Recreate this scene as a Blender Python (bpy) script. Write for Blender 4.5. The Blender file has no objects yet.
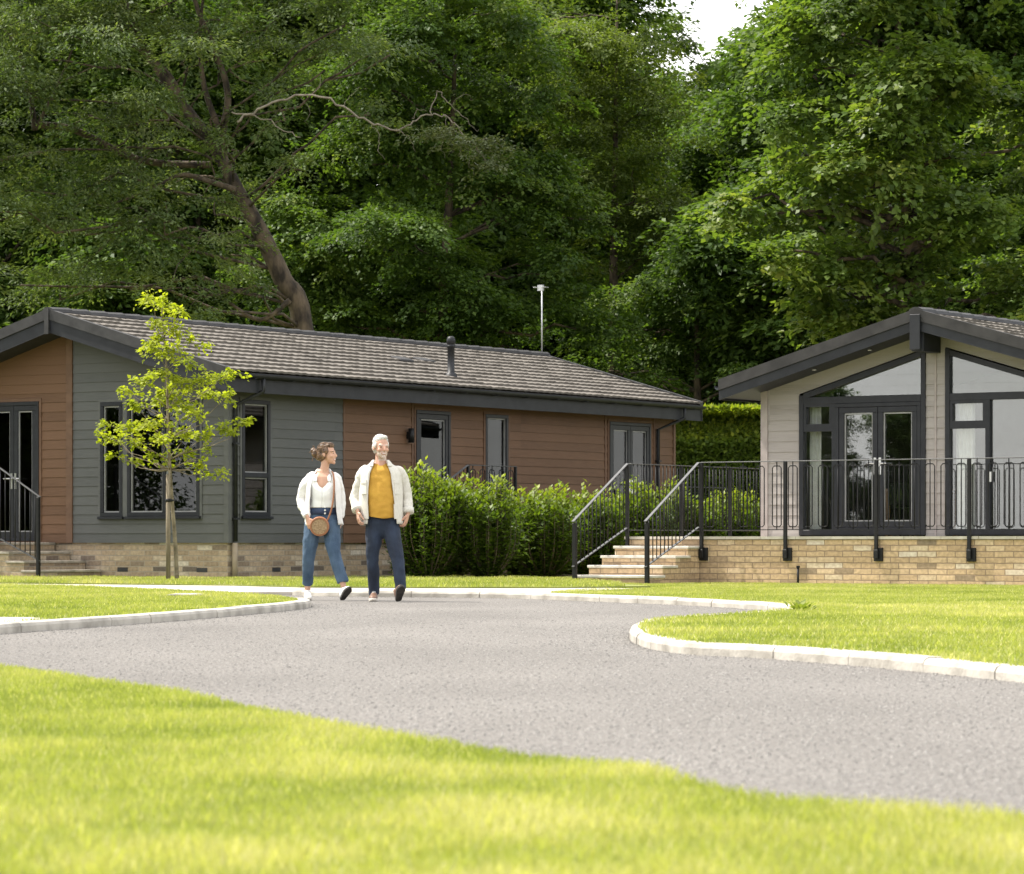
import bpy, bmesh, math, random
import numpy as np
from mathutils import Vector, Matrix, noise
from mathutils.geometry import tessellate_polygon
R = math.radians
SC = bpy.context.scene
COL = SC.collection
F, HOR, CAMH = 3200.0, 541.0, 0.66
TH = R(33.1)
GX, GY = math.cos(TH), -math.sin(TH)      # along the gable fronts, to the right and nearer
LX, LY = math.sin(TH), math.cos(TH)       # along the long walls, to the right and away

def P(px, py, Y):
    return Vector(((px - 512) / F * Y, Y, CAMH + (HOR - py) / F * Y))
def G(px, py, z=0.0):
    Y = (CAMH - z) * F / (py - HOR)
    return Vector(((px - 512) / F * Y, Y, z))

# ------------------------------------------------------------------ materials
def mat(name, col, rough=0.6, metal=0.0, spec=0.5):
    m = bpy.data.materials.new(name); m.use_nodes = True
    b = m.node_tree.nodes['Principled BSDF']
    b.inputs['Base Color'].default_value = (*col, 1)
    b.inputs['Roughness'].default_value = rough
    b.inputs['Metallic'].default_value = metal
    b.inputs['Specular IOR Level'].default_value = spec
    return m
def nd(m, t, **kw):
    n = m.node_tree.nodes.new(t)
    for k, v in kw.items(): setattr(n, k, v)
    return n
def lk(m, a, b): m.node_tree.links.new(a, b)
def bsdf(m): return m.node_tree.nodes['Principled BSDF']

def noisy(name, c1, c2, scale=4, rough=0.7, detail=6, bump=0.0, bscale=40, metal=0, coord='Object', stretch=(1, 1, 1), lo=.35, hi=.65, spec=0.5):
    m = mat(name, c1, rough, metal, spec)
    tc = nd(m, 'ShaderNodeTexCoord'); mp = nd(m, 'ShaderNodeMapping')
    mp.inputs['Scale'].default_value = stretch
    lk(m, tc.outputs[coord], mp.inputs['Vector'])
    n = nd(m, 'ShaderNodeTexNoise'); n.inputs['Scale'].default_value = scale; n.inputs['Detail'].default_value = detail
    lk(m, mp.outputs[0], n.inputs['Vector'])
    cr = nd(m, 'ShaderNodeValToRGB')
    cr.color_ramp.elements[0].position = lo; cr.color_ramp.elements[1].position = hi
    cr.color_ramp.elements[0].color = (*c1, 1); cr.color_ramp.elements[1].color = (*c2, 1)
    lk(m, n.outputs[0], cr.inputs[0]); lk(m, cr.outputs[0], bsdf(m).inputs['Base Color'])
    if bump:
        n2 = nd(m, 'ShaderNodeTexNoise'); n2.inputs['Scale'].default_value = bscale; n2.inputs['Detail'].default_value = 4
        lk(m, mp.outputs[0], n2.inputs['Vector'])
        bp = nd(m, 'ShaderNodeBump'); bp.inputs['Strength'].default_value = bump; bp.inputs['Distance'].default_value = .02
        lk(m, n2.outputs[0], bp.inputs['Height']); lk(m, bp.outputs[0], bsdf(m).inputs['Normal'])
    return m

def leaf_mat(name, cols, trans=0.35, rough=0.45, spec=0.4):
    """cols: colours of the leaves, picked per leaf by its tint"""
    m = mat(name, cols[0], rough + .1, 0, spec * .55)
    at = nd(m, 'ShaderNodeAttribute', attribute_name='tint')
    cr = nd(m, 'ShaderNodeValToRGB')
    els = cr.color_ramp.elements
    while len(els) < len(cols): els.new(0.5)
    for i, c in enumerate(cols):
        els[i].position = i / (len(cols) - 1); els[i].color = (*c, 1)
    lk(m, at.outputs['Fac'], cr.inputs[0]); lk(m, cr.outputs[0], bsdf(m).inputs['Base Color'])
    tr = nd(m, 'ShaderNodeBsdfTranslucent')
    mx = nd(m, 'ShaderNodeMix', data_type='RGBA', blend_type='MULTIPLY'); mx.inputs[0].default_value = 1
    lk(m, cr.outputs[0], mx.inputs[6]); mx.inputs[7].default_value = (1.4, 1.5, 0.55, 1)
    lk(m, mx.outputs[2], tr.inputs['Color'])
    ms = nd(m, 'ShaderNodeMixShader'); ms.inputs[0].default_value = trans
    out = m.node_tree.nodes['Material Output']
    lk(m, bsdf(m).outputs[0], ms.inputs[1]); lk(m, tr.outputs[0], ms.inputs[2]); lk(m, ms.outputs[0], out.inputs[0])
    return m

def brick_mat(name, tones, mortar, bw=.30, bh=.085):
    m = mat(name, tones[0], .9, 0, .2)
    tc = nd(m, 'ShaderNodeTexCoord')
    nz = nd(m, 'ShaderNodeTexNoise'); nz.inputs['Scale'].default_value = 6
    lk(m, tc.outputs['UV'], nz.inputs['Vector'])
    ma = nd(m, 'ShaderNodeMix', data_type='VECTOR')
    ma.inputs[0].default_value = .02
    lk(m, tc.outputs['UV'], ma.inputs[4]); lk(m, nz.outputs['Color'], ma.inputs[5])
    br = nd(m, 'ShaderNodeTexBrick', offset=.43)
    br.inputs['Scale'].default_value = 1
    br.inputs['Brick Width'].default_value = bw; br.inputs['Row Height'].default_value = bh
    br.inputs['Mortar Size'].default_value = .008; br.inputs['Mortar Smooth'].default_value = .3
    br.inputs['Bias'].default_value = 0
    br.inputs['Color1'].default_value = (0, 0, 0, 1); br.inputs['Color2'].default_value = (1, 1, 1, 1)
    br.inputs['Mortar'].default_value = (.5, .5, .5, 1)
    lk(m, ma.outputs[1], br.inputs['Vector'])
    cr = nd(m, 'ShaderNodeValToRGB'); cr.color_ramp.interpolation = 'LINEAR'
    els = cr.color_ramp.elements
    pos = [0, .07, .16, .5, .85, .95, 1]
    while len(els) < len(tones): els.new(.5)
    for i, c in enumerate(tones):
        els[i].position = pos[i]; els[i].color = (*c, 1)
    lk(m, br.outputs['Color'], cr.inputs[0])
    n2 = nd(m, 'ShaderNodeTexNoise'); n2.inputs['Scale'].default_value = 18; n2.inputs['Detail'].default_value = 8
    lk(m, tc.outputs['UV'], n2.inputs['Vector'])
    mu = nd(m, 'ShaderNodeMix', data_type='RGBA', blend_type='OVERLAY'); mu.inputs[0].default_value = .55
    lk(m, cr.outputs[0], mu.inputs[6]); lk(m, n2.outputs[0], mu.inputs[7])
    mm = nd(m, 'ShaderNodeMix', data_type='RGBA')
    lk(m, br.outputs['Fac'], mm.inputs[0]); lk(m, mu.outputs[2], mm.inputs[6]); mm.inputs[7].default_value = (*mortar, 1)
    lk(m, mm.outputs[2], bsdf(m).inputs['Base Color'])
    inv = nd(m, 'ShaderNodeMath', operation='SUBTRACT'); inv.inputs[0].default_value = 1
    lk(m, br.outputs['Fac'], inv.inputs[1])
    ad = nd(m, 'ShaderNodeMath', operation='MULTIPLY_ADD'); lk(m, n2.outputs[0], ad.inputs[0]); ad.inputs[1].default_value = .5
    lk(m, inv.outputs[0], ad.inputs[2])
    bp = nd(m, 'ShaderNodeBump'); bp.inputs['Strength'].default_value = .7; bp.inputs['Distance'].default_value = .012
    lk(m, ad.outputs[0], bp.inputs['Height']); lk(m, bp.outputs[0], bsdf(m).inputs['Normal'])
    return m

def clad_mat(name, c1, c2, rough=.65):
    """painted / stained boards: grain along the board, a little tone difference from board to board"""
    m = mat(name, c1, rough, 0, .3)
    tc = nd(m, 'ShaderNodeTexCoord')
    mp = nd(m, 'ShaderNodeMapping'); mp.inputs['Scale'].default_value = (.35, 6.45, 1)
    lk(m, tc.outputs['UV'], mp.inputs['Vector'])
    sep = nd(m, 'ShaderNodeSeparateXYZ'); lk(m, mp.outputs[0], sep.inputs[0])
    fl = nd(m, 'ShaderNodeMath', operation='FLOOR'); lk(m, sep.outputs[1], fl.inputs[0])
    fx = nd(m, 'ShaderNodeMath', operation='FLOOR'); lk(m, sep.outputs[0], fx.inputs[0])
    cb = nd(m, 'ShaderNodeCombineXYZ'); lk(m, fl.outputs[0], cb.inputs[0]); lk(m, fx.outputs[0], cb.inputs[1])
    wn = nd(m, 'ShaderNodeTexWhiteNoise'); lk(m, cb.outputs[0], wn.inputs['Vector'])
    mp2 = nd(m, 'ShaderNodeMapping'); mp2.inputs['Scale'].default_value = (1.5, 40, 1)
    lk(m, tc.outputs['UV'], mp2.inputs['Vector'])
    gr = nd(m, 'ShaderNodeTexNoise'); gr.inputs['Scale'].default_value = 2.5; gr.inputs['Detail'].default_value = 6
    lk(m, mp2.outputs[0], gr.inputs['Vector'])
    st = nd(m, 'ShaderNodeTexNoise'); st.inputs['Scale'].default_value = 1.1; st.inputs['Detail'].default_value = 5
    lk(m, tc.outputs['UV'], st.inputs['Vector'])
    a1 = nd(m, 'ShaderNodeMath', operation='MULTIPLY_ADD'); lk(m, wn.outputs[0], a1.inputs[0]); a1.inputs[1].default_value = .35
    lk(m, gr.outputs[0], a1.inputs[2])
    a2 = nd(m, 'ShaderNodeMath', operation='MULTIPLY_ADD'); lk(m, st.outputs[0], a2.inputs[0]); a2.inputs[1].default_value = .5
    lk(m, a1.outputs[0], a2.inputs[2])
    cr = nd(m, 'ShaderNodeValToRGB'); cr.color_ramp.elements[0].position = .55; cr.color_ramp.elements[1].position = 1.2
    cr.color_ramp.elements[0].color = (*c1, 1); cr.color_ramp.elements[1].color = (*c2, 1)
    lk(m, a2.outputs[0], cr.inputs[0]); lk(m, cr.outputs[0], bsdf(m).inputs['Base Color'])
    bp = nd(m, 'ShaderNodeBump'); bp.inputs['Strength'].default_value = .25; bp.inputs['Distance'].default_value = .004
    lk(m, gr.outputs[0], bp.inputs['Height']); lk(m, bp.outputs[0], bsdf(m).inputs['Normal'])
    return m

def glass_mat(name, tint=(.85, .88, .88), base=.13, edge=.6):
    m = bpy.data.materials.new(name); m.use_nodes = True
    nt = m.node_tree; nt.nodes.remove(nt.nodes['Principled BSDF'])
    tr = nd(m, 'ShaderNodeBsdfTransparent'); tr.inputs[0].default_value = (*tint, 1)
    gl = nd(m, 'ShaderNodeBsdfGlossy'); gl.inputs['Roughness'].default_value = .0
    gl.inputs[0].default_value = (.95, .97, 1, 1)
    lw = nd(m, 'ShaderNodeLayerWeight'); lw.inputs[0].default_value = .5
    pw = nd(m, 'ShaderNodeMath', operation='POWER'); lk(m, lw.outputs['Facing'], pw.inputs[0]); pw.inputs[1].default_value = 3
    ad = nd(m, 'ShaderNodeMath', operation='MULTIPLY_ADD'); lk(m, pw.outputs[0], ad.inputs[0]); ad.inputs[1].default_value = edge; ad.inputs[2].default_value = base
    tc = nd(m, 'ShaderNodeTexCoord')
    nz = nd(m, 'ShaderNodeTexNoise'); nz.inputs['Scale'].default_value = 1.3; lk(m, tc.outputs['Object'], nz.inputs['Vector'])
    bp = nd(m, 'ShaderNodeBump'); bp.inputs['Strength'].default_value = .03; bp.inputs['Distance'].default_value = .02
    lk(m, nz.outputs[0], bp.inputs['Height']); lk(m, bp.outputs[0], gl.inputs['Normal'])
    ms = nd(m, 'ShaderNodeMixShader'); lk(m, ad.outputs[0], ms.inputs[0]); lk(m, tr.outputs[0], ms.inputs[1]); lk(m, gl.outputs[0], ms.inputs[2])
    lk(m, ms.outputs[0], nt.nodes['Material Output'].inputs[0])
    return m

M = {}
def make_mats():
    M['brick_a'] = brick_mat('buff brick shaded', [(.08, .07, .06), (.18, .14, .11), (.25, .19, .13), (.34, .26, .18), (.38, .30, .21), (.42, .35, .27), (.5, .45, .38)], (.30, .26, .21))  # same brick as the terrace; its shade is put into darker tones
    M['brick_b'] = brick_mat('buff brick sunlit', [(.22, .17, .12), (.34, .245, .155), (.43, .305, .185), (.48, .345, .21), (.52, .38, .24), (.53, .42, .29), (.58, .50, .41)], (.26, .19, .13))  # same brick as the plinth; sunlight is put into paler tones
    M['grey_clad'] = clad_mat('grey cladding', (.069, .071, .069), (.094, .096, .093))
    M['brown_clad'] = clad_mat('brown cladding', (.088, .046, .024), (.136, .073, .040))
    M['taupe_clad'] = clad_mat('taupe cladding', (.225, .203, .192), (.30, .273, .258))
    M['brown_trim'] = noisy('brown trim', (.094, .048, .026), (.13, .070, .040), 6)
    M['grey_trim'] = noisy('grey trim', (.075, .077, .075), (.094, .096, .093), 6)
    M['taupe_trim'] = noisy('taupe trim', (.26, .225, .215), (.32, .28, .265), 6)
    M['anthracite'] = noisy('anthracite frame', (.010, .011, .015), (.016, .0175, .022), 8, .45, spec=.3)
    M['fascia'] = noisy('dark fascia', (.0115, .0125, .016), (.019, .0205, .025), 5, .55, spec=.3)
    M['verge'] = noisy('verge grey', (.027, .0265, .028), (.044, .043, .044), 5, .7, spec=.3)
    M['verge_dark'] = noisy('dark verge', (.020, .019, .019), (.036, .034, .034), 5, .65, spec=.3)
    M['gutter'] = noisy('black gutter', (.012, .013, .015), (.019, .02, .023), 6, .5, spec=.3)
    M['black'] = noisy('black metal', (.006, .006, .007), (.011, .011, .012), 12, .5, spec=.25)
    M['railtop'] = noisy('black handrail lit from above', (.045, .046, .048), (.07, .07, .073), 9, .55)  # paler than the black metal: light from above put into the colour
    M['tile'] = tile_mat()
    M['coping'] = noisy('stone coping', (.40, .36, .30), (.55, .50, .43), 5, .85, bump=.2)
    M['tread'] = noisy('stone tread', (.46, .43, .38), (.60, .56, .50), 5, .85, bump=.2)
    M['tread_old'] = noisy('weathered stone tread', (.20, .18, .15), (.36, .32, .27), 5, .85, bump=.2)
    M['glass'] = glass_mat('window glass', (.85, .87, .87), .12, .5)
    M['glass_dark'] = glass_mat('tinted window glass', (.55, .57, .57), .035, .2)
    M['white'] = noisy('white paint', (.7, .7, .68), (.8, .8, .78), 6, .4)
    M['cream'] = noisy('cream lining', (.26, .24, .21), (.32, .30, .27), 3, .8)
    M['curtain'] = noisy('cream curtain', (.68, .66, .60), (.8, .78, .73), 9, .9)
    M['oak'] = noisy('oak', (.30, .16, .06), (.42, .24, .10), 5, .5, stretch=(1, 1, 8))
    M['carpet'] = noisy('interior floor', (.18, .15, .12), (.24, .2, .16), 8, .9)
    M['bead'] = noisy('grey window bead', (.20, .20, .20), (.27, .27, .265), 6, .5)
    M['steel'] = mat('brushed steel', (.6, .6, .6), .3, 1)
    M['galv'] = noisy('galvanised pole', (.42, .43, .44), (.55, .56, .57), 8, .45, metal=.6)
    M['asphalt'] = asphalt()
    M['pave'] = noisy('pale concrete path', (.33, .295, .25), (.45, .41, .36), 2.2, .9, 10, bump=.3)
    M['kerb'] = noisy('concrete kerb', (.17, .155, .13), (.43, .40, .35), 3.6, .88, 12, bump=.3, bscale=40, lo=.22, hi=.60)
    M['soil'] = noisy('bark mulch', (.025, .017, .012), (.07, .05, .035), 14, .95, bump=.8)
    M['lawn'] = noisy('lawn turf', (.115, .14, .022), (.20, .215, .046), 1.1, .9, 8, bump=.6, bscale=60)
    M['meadow'] = noisy('rough ground', (.05, .065, .018), (.09, .10, .03), .4, .95, 8)
    M['bark'] = noisy('tree bark', (.022, .016, .011), (.115, .085, .055), 5, .95, 10, bump=1, bscale=16, stretch=(1, 1, .45), lo=.38, hi=.62)
    M['bark_pale'] = noisy('young bark', (.11, .09, .055), (.24, .20, .13), 9, .9, 8, bump=.6)
    M['deadwood'] = noisy('dead branch', (.12, .10, .075), (.22, .19, .145), 5, .9, bump=.6)
    M['wood_stake'] = noisy('timber stake', (.13, .105, .07), (.22, .18, .125), 6, .9, stretch=(4, 4, .6), bump=.4)

def tile_mat():
    m = noisy('concrete roof tile', (.105, .094, .082), (.175, .158, .138), 3.0, .9, 9, bump=.4, bscale=60, lo=.3, hi=.7, spec=.2)
    cr = [n for n in m.node_tree.nodes if n.type == 'VALTORGB'][0]
    tc = nd(m, 'ShaderNodeTexCoord'); mp = nd(m, 'ShaderNodeMapping'); mp.inputs['Scale'].default_value = (3.13, 4.762, 1)
    lk(m, tc.outputs['UV'], mp.inputs['Vector'])
    fl = nd(m, 'ShaderNodeVectorMath', operation='FLOOR'); lk(m, mp.outputs[0], fl.inputs[0])
    wn = nd(m, 'ShaderNodeTexWhiteNoise'); lk(m, fl.outputs[0], wn.inputs['Vector'])
    mr = nd(m, 'ShaderNodeMapRange'); mr.inputs['To Min'].default_value = .92; mr.inputs['To Max'].default_value = 1.08; lk(m, wn.outputs[0], mr.inputs[0])
    vm = nd(m, 'ShaderNodeVectorMath', operation='SCALE'); lk(m, cr.outputs[0], vm.inputs[0]); lk(m, mr.outputs[0], vm.inputs['Scale'])
    lk(m, vm.outputs[0], bsdf(m).inputs['Base Color'])
    return m

def asphalt():
    m = mat('asphalt', (.2, .19, .18), .92, 0, .25)
    tc = nd(m, 'ShaderNodeTexCoord')
    n1 = nd(m, 'ShaderNodeTexNoise'); n1.inputs['Scale'].default_value = 48; n1.inputs['Detail'].default_value = 8; n1.inputs['Roughness'].default_value = .7
    mp = nd(m, 'ShaderNodeMapping'); mp.inputs['Scale'].default_value = (1, .45, 1)
    lk(m, tc.outputs['Object'], mp.inputs['Vector']); lk(m, mp.outputs[0], n1.inputs['Vector'])
    n2 = nd(m, 'ShaderNodeTexNoise'); n2.inputs['Scale'].default_value = .6; n2.inputs['Detail'].default_value = 7
    mp2 = nd(m, 'ShaderNodeMapping'); mp2.inputs['Scale'].default_value = (1, .5, 1)
    lk(m, tc.outputs['Object'], mp2.inputs['Vector']); lk(m, mp2.outputs[0], n2.inputs['Vector'])
    a = nd(m, 'ShaderNodeMath', operation='MULTIPLY_ADD'); a.inputs[1].default_value = .98
    lk(m, n1.outputs[0], a.inputs[0]); 
    b = nd(m, 'ShaderNodeMath', operation='MULTIPLY'); b.inputs[1].default_value = .22; lk(m, n2.outputs[0], b.inputs[0]); lk(m, b.outputs[0], a.inputs[2])
    cr = nd(m, 'ShaderNodeValToRGB'); e = cr.color_ramp.elements
    e[0].position = .38; e[0].color = (.073, .068, .063, 1); e[1].position = .84; e[1].color = (.29, .272, .252, 1)
    mid = e.new(.6); mid.color = (.158, .147, .135, 1)
    lk(m, a.outputs[0], cr.inputs[0]); lk(m, cr.outputs[0], bsdf(m).inputs['Base Color'])
    v = nd(m, 'ShaderNodeTexNoise'); v.inputs['Scale'].default_value = 75; v.inputs['Detail'].default_value = 6
    lk(m, tc.outputs['Object'], v.inputs['Vector'])
    bp = nd(m, 'ShaderNodeBump'); bp.inputs['Strength'].default_value = .9; bp.inputs['Distance'].default_value = .02
    lk(m, v.outputs[0], bp.inputs['Height']); lk(m, bp.outputs[0], bsdf(m).inputs['Normal'])
    return m

# ------------------------------------------------------------------ objects
def tag(o, label=None, cat=None, group=None, kind=None):
    if label: o['label'] = label
    if cat: o['category'] = cat
    if group: o['group'] = group
    if kind: o['kind'] = kind
    return o
def thing(name, label, cat, loc=(0, 0, 0), rz=0.0, group=None):
    o = bpy.data.objects.new(name, None); COL.objects.link(o)
    o.empty_display_size = .2
    o.location = loc; o.rotation_euler = (0, 0, rz)
    return tag(o, label, cat, group)
def link_mesh(name, me, parent=None, m=None):
    o = bpy.data.objects.new(name, me); COL.objects.link(o)
    if m is not None and not me.materials: me.materials.append(m)
    if parent: o.parent = parent
    return o
def copy_tree(o, parent=None):
    c = o.copy(); COL.objects.link(c)
    if parent: c.parent = parent
    for ch in list(o.children): copy_tree(ch, c)
    return c

class MB:
    """collects shapes and links them as ONE mesh object"""
    def __init__(s): s.v = []; s.f = []; s.mi = []; s.sm = []
    def add(s, vs, fs, mi=0, smooth=False):
        b = len(s.v); s.v += [tuple(v) for v in vs]
        for f in fs: s.f.append(tuple(b + i for i in f)); s.mi.append(mi); s.sm.append(smooth)
    def box(s, x0, x1, y0, y1, z0, z1, mi=0, c=0.0):
        s.hull([(x0, y0), (x1, y0), (x1, y1), (x0, y1)], z0, z1, mi)
    def hull(s, poly, z0, z1, mi=0):
        n = len(poly)
        vs = [(x, y, z0) for x, y in poly] + [(x, y, z1) for x, y in poly]
        fs = [tuple(range(n - 1, -1, -1)), tuple(range(n, 2 * n))] + [(i, (i + 1) % n, n + (i + 1) % n, n + i) for i in range(n)]
        s.add(vs, fs, mi)
    def obox(s, o, a, b, c, mi=0):
        """box from corner o with edge vectors a, b, c"""
        o, a, b, c = map(Vector, (o, a, b, c))
        vs = [o, o + a, o + a + b, o + b, o + c, o + a + c, o + a + b + c, o + b + c]
        fs = [(0, 3, 2, 1), (4, 5, 6, 7), (0, 1, 5, 4), (1, 2, 6, 5), (2, 3, 7, 6), (3, 0, 4, 7)]
        if a.cross(b).dot(c) < 0: fs = [tuple(reversed(f)) for f in fs]
        s.add(vs, fs, mi)
    def bar(s, p, q, w, h=None, mi=0, up=(0, 0, 1)):
        """rectangular bar from p to q, w wide, h high"""
        p, q = Vector(p), Vector(q); h = h or w
        t = (q - p).normalized(); up = Vector(up)
        if abs(t.dot(up)) > .98: up = Vector((0, 1, 0))
        a = t.cross(up).normalized(); b = a.cross(t).normalized()
        s.obox(p - a * w / 2 - b * h / 2, a * w, b * h, q - p, mi)
    def tube(s, pts, rad, n=8, mi=0, cap=True, smooth=True, flat=None, side=None, round_ends=False):
        pts = [Vector(p) for p in pts]
        if not hasattr(rad, '__len__'): rad = [rad] * len(pts)
        rad = [r if hasattr(r, '__len__') else (r, r) for r in rad]
        if round_ends:
            t0 = (pts[0] - pts[1]).normalized(); t1 = (pts[-1] - pts[-2]).normalized()
            r0, r1 = rad[0], rad[-1]; m0 = min(r0); m1 = min(r1)
            pre = [(pts[0] + t0 * m0 * math.sin(a), (r0[0] * math.cos(a), r0[1] * math.cos(a))) for a in (1.45, 1.0, .5)]
            post = [(pts[-1] + t1 * m1 * math.sin(a), (r1[0] * math.cos(a), r1[1] * math.cos(a))) for a in (.5, 1.0, 1.45)]
            pts = [a for a, _ in pre] + pts + [a for a, _ in post]
            rad = [b for _, b in pre] + rad + [b for _, b in post]
        k = len(pts); vs = []; prev = None
        for i in range(k):
            t = (pts[min(i + 1, k - 1)] - pts[max(i - 1, 0)])
            if t.length < 1e-9: t = Vector((0, 0, 1))
            t.normalize()
            if side is not None:
                a = Vector(side) - t * t.dot(Vector(side)); a.normalize()
            elif prev is None:
                a = t.orthogonal().normalized()
            else:
                a = prev - t * prev.dot(t); a.normalize()
            prev = a; b = t.cross(a)
            for j in range(n):
                q = 2 * math.pi * j / n
                vs.append(pts[i] + a * math.cos(q) * rad[i][0] + b * math.sin(q) * rad[i][1])
        fs = [(i * n + j, i * n + (j + 1) % n, (i + 1) * n + (j + 1) % n, (i + 1) * n + j) for i in range(k - 1) for j in range(n)]
        if cap: fs += [tuple(range(n - 1, -1, -1)), tuple((k - 1) * n + j for j in range(n))]
        s.add(vs, fs, mi, smooth)
    def lathe(s, o, prof, n=16, mi=0):
        o = Vector(o)
        s.tube([o + Vector((0, 0, z)) for z, r in prof], [r for z, r in prof], n, mi, side=(1, 0, 0))
    def ell(s, c, r, n=14, m=9, rot=None, mi=0):
        c = Vector(c); vs = []; fs = []
        for i in range(1, m):
            th = math.pi * i / m
            for j in range(n):
                q = 2 * math.pi * j / n
                v = Vector((r[0] * math.sin(th) * math.cos(q), r[1] * math.sin(th) * math.sin(q), r[2] * math.cos(th)))
                vs.append(c + (rot @ v if rot else v))
        top = len(vs); v = Vector((0, 0, r[2])); vs.append(c + (rot @ v if rot else v)); vs.append(c - (rot @ v if rot else v))
        for i in range(m - 2):
            for j in range(n):
                fs.append((i * n + j, (i + 1) * n + j, (i + 1) * n + (j + 1) % n, i * n + (j + 1) % n))
        for j in range(n):
            fs.append((top, j, (j + 1) % n)); fs.append((top + 1, (m - 2) * n + (j + 1) % n, (m - 2) * n + j))
        s.add(vs, fs, mi, True)
    def poly(s, pts, mi=0):
        """flat polygon, possibly concave"""
        pts = [Vector(p) for p in pts]
        s.add(pts, [tuple(t) for t in tessellate_polygon([pts])], mi)
    def mesh(s, name, mats, uv=True, bevel=0):
        me = bpy.data.meshes.new(name)
        me.from_pydata(s.v, [], s.f)
        for m in mats: me.materials.append(m)
        me.polygons.foreach_set('material_index', s.mi)
        me.polygons.foreach_set('use_smooth', s.sm)
        me.update()
        if bevel:
            bm = bmesh.new(); bm.from_mesh(me)
            bmesh.ops.bevel(bm, geom=[e for e in bm.edges if len(e.link_faces) == 2 and e.calc_face_angle(0) > .6], offset=bevel, segments=1, affect='EDGES', clamp_overlap=True)
            bm.to_mesh(me); bm.free()
        if uv: box_uv(me)
        return me
    def build(s, name, m, parent=None, bevel=0):
        mats = m if isinstance(m, (list, tuple)) else [m]
        return link_mesh(name, s.mesh(name, mats, bevel=bevel), parent)

def box_uv(me):
    n = len(me.loops)
    if not n: return
    co = np.empty(len(me.vertices) * 3, np.float32); me.vertices.foreach_get('co', co); co = co.reshape(-1, 3)
    vi = np.empty(n, np.int32); me.loops.foreach_get('vertex_index', vi)
    fn = np.empty(len(me.polygons) * 3, np.float32); me.polygons.foreach_get('normal', fn); fn = fn.reshape(-1, 3)
    tot = np.empty(len(me.polygons), np.int32); me.polygons.foreach_get('loop_total', tot)
    ln = np.abs(np.repeat(fn, tot, axis=0)); p = co[vi]
    uv = np.where((ln[:, 2] > .7)[:, None], p[:, :2], np.where((ln[:, 0] > ln[:, 1])[:, None], p[:, [1, 2]], p[:, [0, 2]]))
    l = me.uv_layers.new(name='UVMap'); l.data.foreach_set('uv', uv.astype(np.float32).ravel())

def leaves_mesh(name, m, base, D, N, L, W, tint, fold=.18):
    """one mesh of many kite-shaped leaves (numpy arrays)"""
    D = D / (np.linalg.norm(D, axis=1, keepdims=True) + 1e-9)
    S = np.cross(D, N); S /= (np.linalg.norm(S, axis=1, keepdims=True) + 1e-9)
    N = np.cross(S, D)
    n = len(base); L = L[:, None]; W = W[:, None]
    v = np.empty((n, 4, 3), np.float32)
    v[:, 0] = base; v[:, 1] = base + D * L * .42 + S * W + N * W * fold
    v[:, 2] = base + D * L - N * L * .12; v[:, 3] = base + D * L * .42 - S * W + N * W * fold
    return quads_mesh(name, m, v, tint)
def quads_mesh(name, m, v, tint):
    n = len(v)
    me = bpy.data.meshes.new(name)
    me.vertices.add(n * 4); me.vertices.foreach_set('co', v.astype(np.float32).ravel())
    me.loops.add(n * 4); me.loops.foreach_set('vertex_index', np.arange(n * 4, dtype=np.int32))
    me.polygons.add(n); me.polygons.foreach_set('loop_start', np.arange(0, n * 4, 4, dtype=np.int32))
    try: me.polygons.foreach_set('loop_total', np.full(n, 4, np.int32))
    except Exception: pass
    me.materials.append(m); me.update(calc_edges=True)
    a = me.attributes.new('tint', 'FLOAT', 'FACE'); a.data.foreach_set('value', np.clip(tint, 0, 1).astype(np.float32))
    return me
# ------------------------------------------------------------------ lodges
class Wall:
    def __init__(s, o, du, n): s.o = Vector(o); s.du = Vector(du); s.n = Vector(n)
    def at(s, u, z, off=0.0): return s.o + s.du * u + s.n * off + Vector((0, 0, z))
    def box(s, mb, u0, u1, z0, z1, o0, o1, mi=0):
        mb.obox(s.at(u0, z0, o0), s.du * (u1 - u0), Vector((0, 0, z1 - z0)), s.n * (o1 - o0), mi)
    def slab(s, mb, pts, o0, o1, mi=0):
        """a convex (u, z) outline given thickness from o0 to o1"""
        n = len(pts)
        vs = [s.at(u, z, o0) for u, z in pts] + [s.at(u, z, o1) for u, z in pts]
        mb.add(vs, [tuple(range(n - 1, -1, -1)), tuple(range(n, 2 * n))] + [(i, (i + 1) % n, n + (i + 1) % n, n + i) for i in range(n)], mi)

def clip_poly(poly, a, b, c):
    out = []
    for i in range(len(poly)):
        p, q = poly[i - 1], poly[i]
        dp = a * p[0] + b * p[1] - c; dq = a * q[0] + b * q[1] - c
        if (dp <= 0) != (dq <= 0):
            t = dp / (dp - dq); out.append((p[0] + (q[0] - p[0]) * t, p[1] + (q[1] - p[1]) * t))
        if dq <= 0: out.append(q)
    return out

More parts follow.
